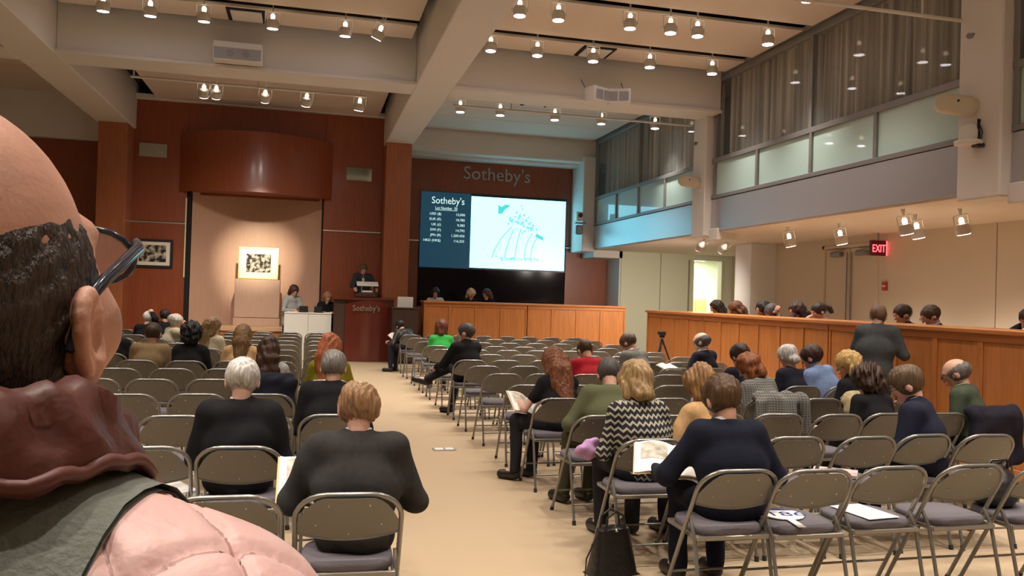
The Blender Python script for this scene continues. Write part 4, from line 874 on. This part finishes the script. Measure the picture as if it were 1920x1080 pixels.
x, y = seat_r(3, 4, .16); person('reddish-haired woman in a grey tweed jacket leaning left', x, y, 14, lean=18, side=-6, hp=30, hy=20, hair='bob', hcol=(.23, .075, .025), topm=checker_mat('grey_tweed', (.10, .10, .09), (.26, .255, .235), 'check', 45), female=True, group=GR)
x, y = seat_r(4, 6, .1); person('white-haired woman in dark navy', x, y, 8, lean=12, hp=24, hair='bun', hcol=(.55, .53, .49), top=(.016, .018, .03), female=True, group=GR)
x, y = seat_r(4, 7, .03); person('dark-haired man in a light blue shirt leaning left', x, y, 18, lean=16, side=-10, hp=16, hy=22, hair='full', hcol=(.045, .02, .012), top=(.20, .29, .50), group=GR, s=1.02)
x, y = seat_r(3, 6, .12); person('blonde woman in black in profile', x, y, 22, lean=8, hp=16, hy=24, hair='bob', hcol=(.52, .34, .12), top=BLK, female=True, group=GR)
x, y = seat_r(2, 5, .1); person('woman with dark curly brown hair in black', x, y, 6, lean=14, hp=20, hair='curly', hcol=(.05, .025, .015), top=BLK, female=True, group=GR, s=.96)
x, y = seat_r(1, 4, .27); person('man with glasses in a navy sweater facing left', x, y, 40, lean=12, hp=26, hy=14, hair='full', hcol=(.11, .07, .038), top=(.012, .014, .03), collar=WHT, group=GR, glasses=True, s=1.02, bulk=.012, skin=SKINP, hands=((-.2, .32, .62), (.05, .34, .62)))
x, y = seat_r(2, 7, .08); person('balding grey-haired man in a green vest by the counter', x, y, 34, lean=12, hp=24, hy=12, hair='bald', hcol=(.13, .12, .11), top=(.055, .07, .045), group=GR, glasses=True, collar=(.32, .34, .16), s=1.02)
# standing man at the counter
person('standing man in a grey suit leaning at the panelled counter', 6.14, 7.95, -48, pose='stand', lean=8, hp=18, hair='short', hcol=(.17, .10, .06), top=(.065, .07, .072), bottom=(.05, .055, .06), collar=WHT, hands=((-.16, .36, 1.18), (.2, .30, 1.14)), group='standing people', s=1.0, bulk=.016, skin=SKINP)
# ================================================================== STAFF
GS = 'telephone staff behind the long counter'
for lab, yy, kw in (('dark-haired woman in white behind the counter, nearest the doorway', 13.85, dict(hair='long', hcol=(.03, .016, .012), top=(.7, .68, .66), female=True, yaw=75, hp=22)),
                    ('woman with reddish brown hair behind the counter near the doorway', 13.1, dict(hair='long', hcol=(.13, .05, .02), top=BLK, female=True, yaw=60, hp=34)),
                    ('black-haired woman behind the counter before the bright pillar', 12.25, dict(hair='long', hcol=(.010, .009, .010), top=BLK, female=True, yaw=80, hp=20)),
                    ('grey-haired man in a dark suit bowed behind the counter', 11.8, dict(hair='short', hcol=(.06, .06, .065), top=(.03, .03, .034), yaw=70, hp=42, lean=20, collar=WHT, hands='chinl')),
                    ('dark-haired woman with hand to her face behind the counter', 11.25, dict(hair='long', hcol=(.035, .016, .012), top=(.03, .03, .035), female=True, yaw=75, hp=24, hands='chinl')),
                    ('woman with a headband and pale pink top behind the counter', 10.7, dict(hair='pony', hcol=(.022, .013, .010), top=(.62, .45, .40), female=True, yaw=80, hp=22, hands='chin')),
                    ('dark-haired person half hidden behind the standing man', 8.95, dict(hair='short', hcol=(.03, .02, .015), top=BLK, yaw=80, hp=15)),
                    ('man with glasses in a brown jacket behind the counter', 8.42, dict(hair='short', hcol=(.055, .032, .018), top=(.055, .025, .028), yaw=70, hp=24, glasses=True, collar=(.35, .45, .62), hands='desk', skin=SKINP)),
                    ('dark-haired woman holding a phone behind the counter at the right edge', 7.0, dict(hair='bun', hcol=(.03, .015, .01), top=(.02, .02, .024), female=True, yaw=75, hp=22, hands='chin'))):
    kw.setdefault('lean', 14); kw.setdefault('hands', 'desk'); person(lab, 7.55, yy, z0=.50, group=GS, **kw)
for lab, xx, kw in (('dark-haired woman with white collar behind the front counter, nearest the podium', 3.09, dict(hair='long', hcol=(.02, .012, .01), top=(.62, .6, .6), yaw=170, hp=26)),
                    ('blonde woman behind the front counter', 3.85, dict(hair='bob', hcol=(.66, .50, .26), top=BLK, yaw=205, hp=26)),
                    ('brown curly-haired woman behind the front counter, looking left', 4.55, dict(hair='long', hcol=(.07, .03, .018), top=BLK, yaw=125, hp=18))):
    person(lab, xx, 20.45, z0=.62, lean=14, female=True, hands='desk', group='staff behind the front counter', **kw)
person('auctioneer in a dark suit and yellow tie reading at the podium', 1.28, 20.42, 184, z0=.66, pose='stand', lean=8, hp=34, hair='short', hcol=(.10, .06, .03), top=(.03, .036, .042), collar=(.55, .65, .8), tie=(.75, .62, .06), hands=((-.30, .42, 1.08), (.24, .44, 1.08)), group='staff at the podium', skin=SKINP, bulk=.012, h=.014)
person('woman in a grey sweater standing writing at the white desk', -.40, 20.52, 205, z0=.0, pose='stand', lean=10, hp=34, hair='bob', hcol=(.06, .025, .018), top=(.36, .37, .36), female=True, hands=((-.16, .36, 1.12), (.12, .38, 1.12)), group='staff at the podium', s=1.06, h=.014)
person('woman with wavy light brown hair in black writing beside the podium', .42, 20.5, 188, z0=.0, pose='stand', lean=20, hp=34, hair='bob', hcol=(.27, .14, .055), top=BLK, female=True, hands=((-.14, .40, 1.13), (.14, .40, 1.13)), group='staff at the podium', s=1.0, h=.014)
# stools for the staff
for i, (xx, yy, zz) in enumerate([(7.55, v, .40) for v in (13.85, 13.1, 12.25, 11.8, 11.25, 10.7, 8.95, 8.42, 7.0)] + [(v, 20.45, .42) for v in (3.09, 3.85, 4.55)]):
    t = thing('office_stool', 'dark stool hidden under one of the counter staff', 'stool', (xx, yy, zz), group='staff stools')
    MB().lathe([(.18, .50), (.20, .52), (.20, .545), (.17, .555)], 16).build('seat', BLACKP, t); MB().tube([(0, 0, 0), (0, 0, .51)], .025).build('post', FRAME, t); MB().lathe([(.2, 0), (.2, .02), (.04, .05)], 14).build('base', FRAME, t)

# ================================================================== PAPERS, CATALOGUES, COATS, BAGS
def catalogue(label, loc, rot, w_=.22, h_=.29, cover=(.75, .62, .40), drawing=True):
    t = thing('catalogue', label, 'catalogue', loc, rot=rot, group='sale catalogues')
    for sx in (-1, 1):
        p = MB(); p.grid(lambda u, v: (sx * w_ * u, h_ * (v - .5), .006 + .05 * math.sin(math.pi * min(1, u * 1.1)) * .5 + .012 * (1 - u)), 10, 2, thick=(0, 0, -.008)); pg = p.build('page', PAPER, t)
        if drawing: MB().grid(lambda u, v: (sx * w_ * (.15 + .7 * u), h_ * (v * .55 - .1), .0075 + .05 * math.sin(math.pi * min(1, (.15 + .7 * u) * 1.1)) * .5 + .012 * (.85 - .7 * u)), 8, 1).build('printed_picture', PAPERC if sx > 0 else GREYPR, pg)
        c = MB(); c.grid(lambda u, v: (sx * (w_ + .006) * u, (h_ + .012) * (v - .5), -.006 + .05 * math.sin(math.pi * min(1, u * 1.1)) * .5), 8, 1, thick=(0, 0, -.003)); c.build('cover', mat('cover_%d' % int(cover[0] * 99), cover, rough=.5), t)
    return t
catalogue('open catalogue held by the navy suit man', (2.08, 4.42, .69), (.45, .1, -.35))
catalogue('open catalogue held by the auburn-haired woman', (1.99, 7.25, .61), (.55, .4, .3))
catalogue('open catalogue held by the charcoal suit man', (.10, 4.12, .66), (.6, .3, .2), cover=(.8, .5, .2))
catalogue('open catalogue on the lap of the bald man', (4.82, 10.3, .70), (.35, .1, .6), drawing=False)
catalogue('open paper held by the leather jacket man', (1.86, 17.5, .72), (.5, -.2, .5), w_=.16, h_=.22, drawing=False)
def closed_book(label, loc, rz, cover=(.55, .5, .45), n='catalogue', sz=(.22, .28, .02), tilt=0):
    t = thing(n, label, 'catalogue', loc, rot=(tilt, 0, rz), group='closed catalogues')
    MB().bbox(-sz[0] / 2, sz[0] / 2, -sz[1] / 2, sz[1] / 2, .003, sz[2] - .003, .001).build('pages', PAPER, t)
    MB().box(-sz[0] / 2 - .003, sz[0] / 2 + .003, -sz[1] / 2 - .003, sz[1] / 2 + .003, sz[2] - .003, sz[2]).box(-sz[0] / 2 - .003, sz[0] / 2 + .003, -sz[1] / 2 - .003, sz[1] / 2 + .003, 0, .003).build('cover', mat('bookcover_%d' % int(cover[0] * 999), cover, rough=.4, var=.4, vscale=9), t)
closed_book('stack-like catalogue on the seat before the brown collar', (LX(1) - .42, LROW[1] + .28, .475), .5, (.52, .50, .47), sz=(.24, .32, .03))
closed_book('catalogue on the empty seat beside the charcoal suit man', (LX(1) + .05, LROW[0] + .25, .475), .3, (.5, .5, .5))
closed_book('catalogue on an empty seat behind the white-haired woman', (RX(5) - .02, RROW[3] + .28, .475), .7, (.6, .45, .45))
closed_book('catalogue on an empty seat in the second right row', (RX(3) - .03, RROW[1] + .28, .475), .9, (.6, .42, .42))
for r, j, lab in ((2, 2, 'white sheet on an empty seat in the third left row'), (1, 2, 'white sheet on an empty seat in the second left row')):
    tag(MB().box(-.10, .10, -.14, .14, 0, .004).build('paper_sheet', PAPER, None, (LX(j) + .16, LROW[r] + .2, .473), (0, 0, .1)), lab, 'paper')
ps = tag(MB().box(-.105, .105, -.15, .15, 0, .003).build('printed_notice', PAPER, None, (RX(2) - .01, RROW[0] + .27, .474), (0, 0, .12)), 'printed white notice on the empty seat beside the numbered paddle', 'paper')
for k in range(7): MB().box(-.08, .08 - .03 * (k % 3), -.001, .001, 0, .001).build('print_line', GREYPR, ps, (0, .1 - .03 * k, .0032))
pdl = thing('bidding_paddle', 'white bidding paddle numbered 186 on the empty seat', 'paddle', (RX(1) - .03, RROW[0] + .27, .475), -.15)
MB().lathe([(.115, 0), (.115, .005)], 32).build('disc', PAPER, pdl); MB().box(-.02, .02, -.25, -.1, .0005, .0045).build('handle', PAPER, pdl)
bl = mat('paddle_blue', (.03, .05, .22), rough=.5)
cap = MB(); cap.add([(.113 * math.cos(a), .113 * math.sin(a), .0056) for a in [R_(38 + 104 * k / 16) for k in range(17)]], [tuple(range(17))]); cap.build('blue_band', bl, pdl)
text('number', '186', .12, bl, pdl, (-.095, -.045, .0056), .001, width=.19, rot=(0, 0, 0))
# handbag on the floor at the aisle
hb = thing('handbag', 'black leather handbag on the carpet beside the aisle', 'bag', (1.80, 4.62, 0), .25)
LEA = mat('bag_leather', (.014, .013, .014), rough=.28, bump=.25, bscale=30)
b = MB(); b.grid(lambda u, v: ((.15 - .05 * v) * math.copysign(abs(math.cos(2 * math.pi * u)) ** .4, math.cos(2 * math.pi * u)), (.085 - .045 * v) * math.copysign(abs(math.sin(2 * math.pi * u)) ** .4, math.sin(2 * math.pi * u)), .005 + .26 * v), 32, 4)
b.add([(.15 * sx, .085 * sy, .006) for sx, sy in ((-1, -1), (1, -1), (1, 1), (-1, 1))], [(3, 2, 1, 0)]); b.build('body', LEA, hb)
MB().bbox(-.10, .10, -.035, .035, .255, .275, .01).build('top_flap', LEA, hb)
for sy in (-.03, .03): MB().tube([(-.07, sy, .26), (-.06, sy, .34), (0, sy, .375), (.06, sy, .34), (.07, sy, .26)], .007, 6).build('handle', LEA, hb)
MB().tube([(-.1, 0, .25), (-.2, -.03, .12), (-.22, -.05, .03), (-.12, -.12, .01)], .005, 6).build('strap', LEA, hb); MB().ball((.0, -.04, .265), .012, 6).build('clasp', CHROME, hb)
bg = thing('shoulder_bag', 'black bag on a seat at the right edge of the picture', 'bag', (RX(4) - .08, RROW[0] + .32, .472))
Vb, Fb = sdf_mesh([('u', ('e', A(0, 0, .1), A(.17, .12, .11)), 0), ('u', ('e', A(.05, .02, .16), A(.1, .09, .08)), .05)], .012, folds(.01, 30, 5)); link('body', np_mesh('bag_body', Vb, Fb, LEA), bg); MB().tube([(-.1, 0, .17), (-.05, -.03, .27), (.06, -.03, .27), (.1, 0, .17)], .008, 6).build('handle', LEA, bg)
Vc, Fc = sdf_mesh([('u', ('e', A(0, 0, .0), A(.075, .05, .06)), 0), ('u', ('e', A(.05, .02, .04), A(.05, .04, .035)), .03)], .006, folds(.010, 55, 9))
tag(link('lavender_scarf', np_mesh('lavender_scarf', Vc, Fc, cloth((.52, .30, .56))), None, (1.87, 5.32, .60)), 'crumpled lavender scarf beside the woman in the chevron top', 'scarf')
# coats hung over chair backs
def coat(label, x, y, m, w_=.27, drop=.34, seed=1, z=.80):
    ops = [('u', ('c', A(-w_ + .06, 0, 0), A(w_ - .06, 0, 0), .045, .045), 0), ('u', ('c', A(-w_ + .08, -.05, -.05), A(-w_ + .06, -.075, -drop), .05, .05), .06), ('u', ('c', A(w_ - .08, -.05, -.05), A(w_ - .06, -.075, -drop * .9), .05, .05), .06), ('u', ('c', A(0, -.05, -.04), A(0, -.085, -drop), .05, .045, (A(1, 0, 0), 3.2)), .05), ('u', ('c', A(0, .045, -.03), A(0, .07, -drop * .5), .03, .025, (A(1, 0, 0), 4)), .04)]
    V, F = sdf_mesh(ops, .013, folds(.011, 26, seed)); tag(link('draped_coat', np_mesh('draped_coat', V, F, m), None, (x, y, z)), label, 'coat', 'coats over chair backs')
coat('dark navy coat hung over the chair of the long dark-haired woman', LX(1) - .02, LROW[4] - .01, cloth((.012, .013, .024)), seed=2)
coat('grey tweed coat hung over the chair of the reddish-haired woman', RX(4) + .06, RROW[3] - .01, MATS['grey_tweed'], seed=3, w_=.3)
coat('black jacket hung over the chair of the green vest man', RX(7) - .08, RROW[2] - .01, cloth((.014, .013, .022)), seed=4, w_=.27, drop=.4)
coat('beige coat edge over the chair of the blonde woman in black', RX(6) - .14, RROW[3] - .0, cloth((.40, .33, .19)), seed=6, w_=.15, drop=.12)
# tripod with camera in front of the counter
tp = thing('camera_tripod', 'black tripod with a small camera before the right counter', 'tripod', (6.08, 13.5, 0))
for k in range(3):
    a = R_(90 + 120 * k); MB().tube([(0, 0, .96), (.16 * math.cos(a), .16 * math.sin(a), .55), (.36 * math.cos(a), .36 * math.sin(a), .005)], [.018, .015, .010], 8).build('leg', BLACKP, tp)
MB().tube([(0, 0, .45), (0, 0, 1.0)], .014).build('centre_column', CHROME, tp); MB().bbox(-.04, .04, -.04, .04, .98, 1.02, .01).build('pan_head', BLACKP, tp)
MB().tube([(.02, 0, 1.0), (.2, .06, .94)], .009).build('pan_handle', CHROME, tp)
cm = MB().bbox(-.055, .055, -.05, .06, 1.02, 1.10, .012).build('camera', BLACKP, tp); MB().tube([(0, .06, 1.06), (0, .14, 1.06)], .03, 12).build('lens', BLACKP, cm)
# floor socket in the aisle
fs = thing('floor_socket', 'small metal floor socket in the aisle carpet', 'socket', (1.44, 8.58, 0))
MB().bbox(-.12, .12, -.07, .07, 0, .008, .003).build('plate', FRAME, fs)
for sx in (-.055, .055): MB().bbox(sx - .045, sx + .045, -.05, .05, .008, .012, .002).build('lid', WPLAS, fs)

# ================================================================== FOREGROUND MAN (close-up, seen over his shoulder)
fg = thing('person', 'foreground man with glasses and pink quilted jacket at the left edge', 'person', (-.218, .592, 0), R_(-13), 'standing people')
hc = A(0, 0, 1.60); Rf = rotm(0, R_(-16), 0)
Hf = lambda a, b, c: hc + Rf @ A(a, b, c)
sk = [('u', ('e', Hf(0, -.012, .030), A(.080, .103, .108), Rf), 0), ('u', ('c', Hf(0, .035, -.02), Hf(0, .046, -.09), .066, .050), .035), ('u', ('e', Hf(0, .078, -.108), A(.026, .02, .02), Rf), .03),
      ('u', ('c', Hf(0, .092, .018), Hf(0, .116, -.024), .009, .015), .014), ('u', ('e', Hf(0, .08, .036), A(.058, .02, .015), Rf), .02), ('u', ('e', Hf(.045, .055, -.03), A(.03, .03, .026), Rf), .03), ('u', ('e', Hf(-.045, .055, -.03), A(.03, .03, .026), Rf), .03),
      ('s', ('e', Hf(-.033, .106, .012), A(.021, .018, .013), Rf), .012), ('s', ('e', Hf(.033, .106, .012), A(.021, .018, .013), Rf), .012),
      ('u', ('c', Hf(0, -.03, -.07), A(0, -.045, 1.40), .064, .070), .03), ('u', ('c', A(-.13, -.05, 1.36), A(.13, -.05, 1.36), .06, .06), .05), ('u', ('c', A(0, -.04, 1.36), A(0, -.02, .98), .10, .11, (A(1, 0, 0), 1.4)), .05)]
for sx in (-1, 1):
    sk += [('u', ('c', A(sx * .18, -.05, 1.36), A(sx * .24, -.02, 1.08), .045, .04), .03), ('u', ('c', A(sx * .24, -.02, 1.08), A(sx * .18, .2, .98), .038, .028), .02), ('u', ('c', A(sx * .18, .2, .98), A(sx * .17, .27, .96), .03, .03), .02),
           ('u', ('c', A(sx * .09, 0, .95), A(sx * .1, .02, .5), .08, .055), .03), ('u', ('c', A(sx * .1, .02, .5), A(sx * .1, 0, .08), .05, .036), .03), ('u', ('c', A(sx * .1, 0, .06), A(sx * .11, .14, .035), .034, .028), .02)]
V, F = sdf_mesh(sk, .0075); 
ex = MB()
# ears: rim, lobe, inner bowl
for sx in (-1, 1):
    eo = [('u', ('e', Hf(sx * .087, -.012, -.010), A(.008, .017, .027), Rf @ rotm(sx * -.35, .15, 0)), 0), ('u', ('e', Hf(sx * .084, -.004, -.034), A(.008, .010, .012), Rf), .01), ('u', ('e', Hf(sx * .082, -.004, -.012), A(.012, .015, .022), Rf), .01)]
    for k in range(10):
        a0 = -1.0 + 3.9 * k / 10; a1 = -1.0 + 3.9 * (k + 1) / 10
        q = lambda a: Hf(sx * (.091 + .004 * math.sin(a)), -.013 - .0165 * math.sin(a - .2), -.007 + .024 * math.cos(a))
        eo.append(('u', ('c', q(a0), q(a1), .0044, .0044), .004))
    eo.append(('s', ('e', Hf(sx * .096, -.004, -.012), A(.009, .009, .013), Rf), .006))
    Ve, Fe = sdf_mesh(eo, .0028); o_ = len(ex.v); ex.add([tuple(p) for p in Ve], [tuple(f) for f in Fe], 0, True)
for sx in (-1, 1): ex.ball(Hf(sx * .033, .084, .012), .0125, 6, 1)
for i, sx in enumerate((-1, 1)):
    p2 = A(sx * .17, .27, .96); d = unit(A(-sx * .1, .9, -.1)); n = A(-sx * .9, 0, -.3); tt = np.cross(d, n)
    for k, o2 in enumerate((-.027, -.009, .009, .026)):
        b_ = p2 + d * .03 + tt * o2; c1 = b_ + unit(d + n * .3) * .04; c2 = c1 + unit(d + n) * .03; ex.tube([b_, c1, c2], [.0095, .009, .007], 6, 0)
    ex.tube([p2 + tt * .02, p2 + tt * .04 + d * .03, p2 + tt * .04 + d * .06], [.012, .011, .008], 6, 0)
link('body', np_mesh('body', V, F, [mat('skin_foreground', (.60, .32, .23), rough=.55, var=.12, vscale=22, bump=.08, bscale=220, spec=.5), MATS['eye_white']], ex), fg)
hr = [('u', ('e', Hf(0, -.016, .010), A(.0865, .110, .108), Rf), 0), ('u', ('c', Hf(0, -.055, -.05), Hf(0, -.06, -.085), .062, .052), .03), ('s', ('e', Hf(0, .10, .150), A(.115, .160, .098), Rf), .004), ('s', ('e', Hf(0, .14, -.06), A(.12, .115, .15), Rf), .01), ('s', ('e', Hf(.092, .0, -.02), A(.016, .020, .034), Rf), .006), ('s', ('e', Hf(-.092, .0, -.02), A(.016, .020, .034), Rf), .006)]
def fgn(P):
    r = np.random.RandomState(4); K = r.normal(size=(7, 3)) * A(420, 420, 260); return .0009 * np.sin(P @ K.T + r.rand(7) * 6).sum(-1) / 2
Vh, Fh = sdf_mesh(hr, .0034, fgn); link('hair', np_mesh('hair', Vh, Fh, mat('hair_foreground', (.040, .026, .018), rough=.5, var=.8, vscale=1., stretch=(260, 260, 90), bump=.6, bscale=1.5)), fg)
gl = MB()
for sx in (-1, 1):
    gl.tube([Hf(sx * .070, .112, .022), Hf(sx * .083, .085, .024), Hf(sx * .0885, .02, .018), Hf(sx * .0915, -.014, .012), Hf(sx * .090, -.034, -.012)], [.004, .0042, .0042, .004, .0035], 8)
    gl.tube([Hf(sx * .036 + .031 * math.cos(q), .116 - .10 * abs(.031 * math.cos(q)), .010 + .021 * math.sin(q)) for q in [2 * math.pi * k / 18 for k in range(18)]], .0026, 6, closed=True)
gl.tube([Hf(-.008, .118, .014), Hf(.008, .118, .014)], .0025, 6); gle = gl.build('glasses', mat('dark_blue_acetate', (.015, .02, .035), rough=.15), fg)
ln = MB()
for sx in (-1, 1): ln.add([tuple(Hf(sx * .036 + .030 * math.cos(q), .1155, .010 + .020 * math.sin(q))) for q in [2 * math.pi * k / 18 for k in range(18)]], [tuple(range(18))], 0)
ln.build('lens', mat('lens_glass', (.9, .9, .9), rough=.02, alpha=.25, spec=.9), gle)
PINK = mat('pink_satin', (.76, .49, .46), rough=.42, bump=.2, bscale=60, spec=.35)
nt = PINK.node_tree; tc = nt.nodes.new('ShaderNodeTexCoord'); sx_ = nt.nodes.new('ShaderNodeSeparateXYZ'); nt.links.new(tc.outputs['Object'], sx_.inputs[0])
def mth(op, a, b=None):
    n = nt.nodes.new('ShaderNodeMath'); n.operation = op
    for i, v in enumerate((a, b)):
        if v is None: continue
        if isinstance(v, (int, float)): n.inputs[i].default_value = v
        else: nt.links.new(v, n.inputs[i])
    return n.outputs[0]
qx, qy, qz = sx_.outputs
def stitch(e): return mth('GREATER_THAN', mth('ABSOLUTE', mth('SUBTRACT', mth('FRACT', e), .5)), .5 - .016)
la = mth('ADD', mth('DIVIDE', mth('ADD', qx, mth('MULTIPLY', qy, .9)), .085), 10.3); lb = mth('ADD', mth('DIVIDE', mth('ADD', mth('SUBTRACT', qx, mth('MULTIPLY', qy, .9)), mth('MULTIPLY', qz, .4)), .085), 10.0)
mxn = nt.nodes.new('ShaderNodeMix'); mxn.data_type = 'RGBA'; mxn.inputs[6].default_value = (.76, .49, .46, 1); mxn.inputs[7].default_value = (.46, .25, .23, 1)
nt.links.new(mth('MAXIMUM', stitch(la), stitch(lb)), mxn.inputs[0]); nt.links.new(mxn.outputs[2], nt.nodes['Principled BSDF'].inputs['Base Color'])
jq = [('u', ('c', A(0, -.045, 1.385), A(0, -.03, .92), .135, .15, (A(1, 0, 0), 1.45)), 0), ('u', ('c', A(-.16, -.05, 1.385), A(.16, -.05, 1.385), .075, .075), .08)]
for sx in (-1, 1): jq += [('u', ('c', A(sx * .185, -.05, 1.365), A(sx * .25, -.02, 1.08), .085, .078), .06), ('u', ('c', A(sx * .25, -.02, 1.08), A(sx * .18, .19, .98), .072, .055), .04)]
for sx in (-1, 1): jq.append(('u', ('c', A(sx * .03, -.055, 1.455), A(sx * .16, -.05, 1.385), .062, .078), .05))
def quilt(P):
    q = .085; a = (P[:, 0] + P[:, 1] * .9) / q + .3; b_ = (P[:, 0] - P[:, 1] * .9 + .4 * P[:, 2]) / q
    da = np.abs(a - np.round(a)) * q; db = np.abs(b_ - np.round(b_)) * q
    return .0055 * np.exp(-(da / .0045) ** 2) + .0055 * np.exp(-(db / .0045) ** 2) + .0008 * np.sin(P @ A(60, 45, 70)) * np.cos(P @ A(-40, 60, 30))
Vq, Fq = sdf_mesh(jq, .0042, quilt); link('quilted_jacket', np_mesh('quilted_jacket', Vq, Fq, PINK), fg)
BRN = mat('brown_collar_satin', (.105, .03, .022), rough=.45, bump=.3, bscale=40, spec=.45)
prof = [(.078, 1.500), (.080, 1.545), (.086, 1.562), (.096, 1.566), (.104, 1.559), (.111, 1.546), (.116, 1.533), (.120, 1.519), (.116, 1.514), (.109, 1.527), (.101, 1.541), (.094, 1.545), (.088, 1.535), (.086, 1.500)]
rw = np.random.RandomState(3); Kw = rw.normal(size=(6, 2)) * A(9, 150); pw = rw.rand(6) * 6.3
def collar_fn(u, v):
    a = R_(-238 + 296 * u); k = int(round(v * len(prof))) % len(prof); r, z = prof[k]; sn = max(0., math.sin(a)); front = sn ** 1.2
    out = (r - .08) / .053
    r2 = r + .004 * np.sin(Kw[:, 0] * a + Kw[:, 1] * z + pw).sum() / 2 + front * (.004 + .024 * out)
    return (1.1 * r2 * math.cos(a), -.045 + 1.1 * r2 * math.sin(a), z - front * (.050 + .024 * out) + .002 * math.sin(a * 23 + z * 90))
ck = MB(); ck.grid(collar_fn, 90, len(prof)); n_p = len(prof)
for u_, fl in ((0, False), (1, True)):
    loop = [collar_fn(u_, k / n_p) for k in range(n_p)]; ck.add(loop, [tuple(range(n_p)) if fl else tuple(range(n_p))[::-1]])
ck.build('padded_collar', BRN, fg)
pg = MB(); pg.tube([tuple(np.array(collar_fn(i / 90, 7 / n_p)) + A(0, 0, .001)) for i in range(91)], .0042, 6); pg.build('collar_piping', mat('brown_piping', (.13, .04, .03), rough=.5), fg)
def sdf_at(ops, P):
    v = np.full(len(P), 1.)
    for o, p, k in ops:
        d = sd(p, P); hh = np.maximum(k - np.abs(v - d), 0) / max(k, 1e-6); v = np.minimum(v, d) - hh * hh * k * .25
    return v
sm = MB(); rows_ = []
for th in range(-70, 251, 10):
    row = []
    for wx in (-.034, -.012, .012, .034):
        o0 = A(.112 + wx, -.05, 1.36); dr = A(0, math.cos(R_(th)), math.sin(R_(th))); rr_ = np.linspace(.30, .02, 180)
        vv = sdf_at(jq, o0 + rr_[:, None] * dr); k0 = int(np.argmax(vv < .0)); row.append(o0 + dr * (rr_[k0] + .006))
    rows_.append(row)
pv = [p for r in rows_ for p in r]; nr = len(rows_)
sm.add([tuple(p) for p in pv], [(4 * i + j, 4 * i + j + 1, 4 * i + 5 + j, 4 * i + 4 + j) for i in range(nr - 1) for j in range(3)], 0, True)
sm.add([tuple(p - unit(p - A(p[0], -.05, 1.36)) * .004) for p in pv], [(4 * i + 4 + j, 4 * i + 5 + j, 4 * i + j + 1, 4 * i + j) for i in range(nr - 1) for j in range(3)], 0, True)
sm.build('bag_strap', mat('grey_green_webbing', (.17, .19, .165), rough=.85, bump=.3, bscale=200), fg)
tq = []
for sx in (-1, 1): tq += [('u', ('c', A(sx * .09, -.0, .92), A(sx * .1, .02, .5), .10, .075), .03), ('u', ('c', A(sx * .1, .02, .5), A(sx * .1, 0, .07), .07, .055), .03)]
Vt, Ft = sdf_mesh(tq, .015, folds(.004, 20, 3)); link('trousers', np_mesh('trousers', Vt, Ft, cloth((.03, .03, .045))), fg)
for sx in (-1, 1):
    Vs, Fs = sdf_mesh([('u', ('c', A(sx * .1, -.03, .045), A(sx * .11, .16, .04), .043, .038), 0)], .012); link('shoe', np_mesh('shoe', Vs, Fs, MATS['black_leather']), fg)
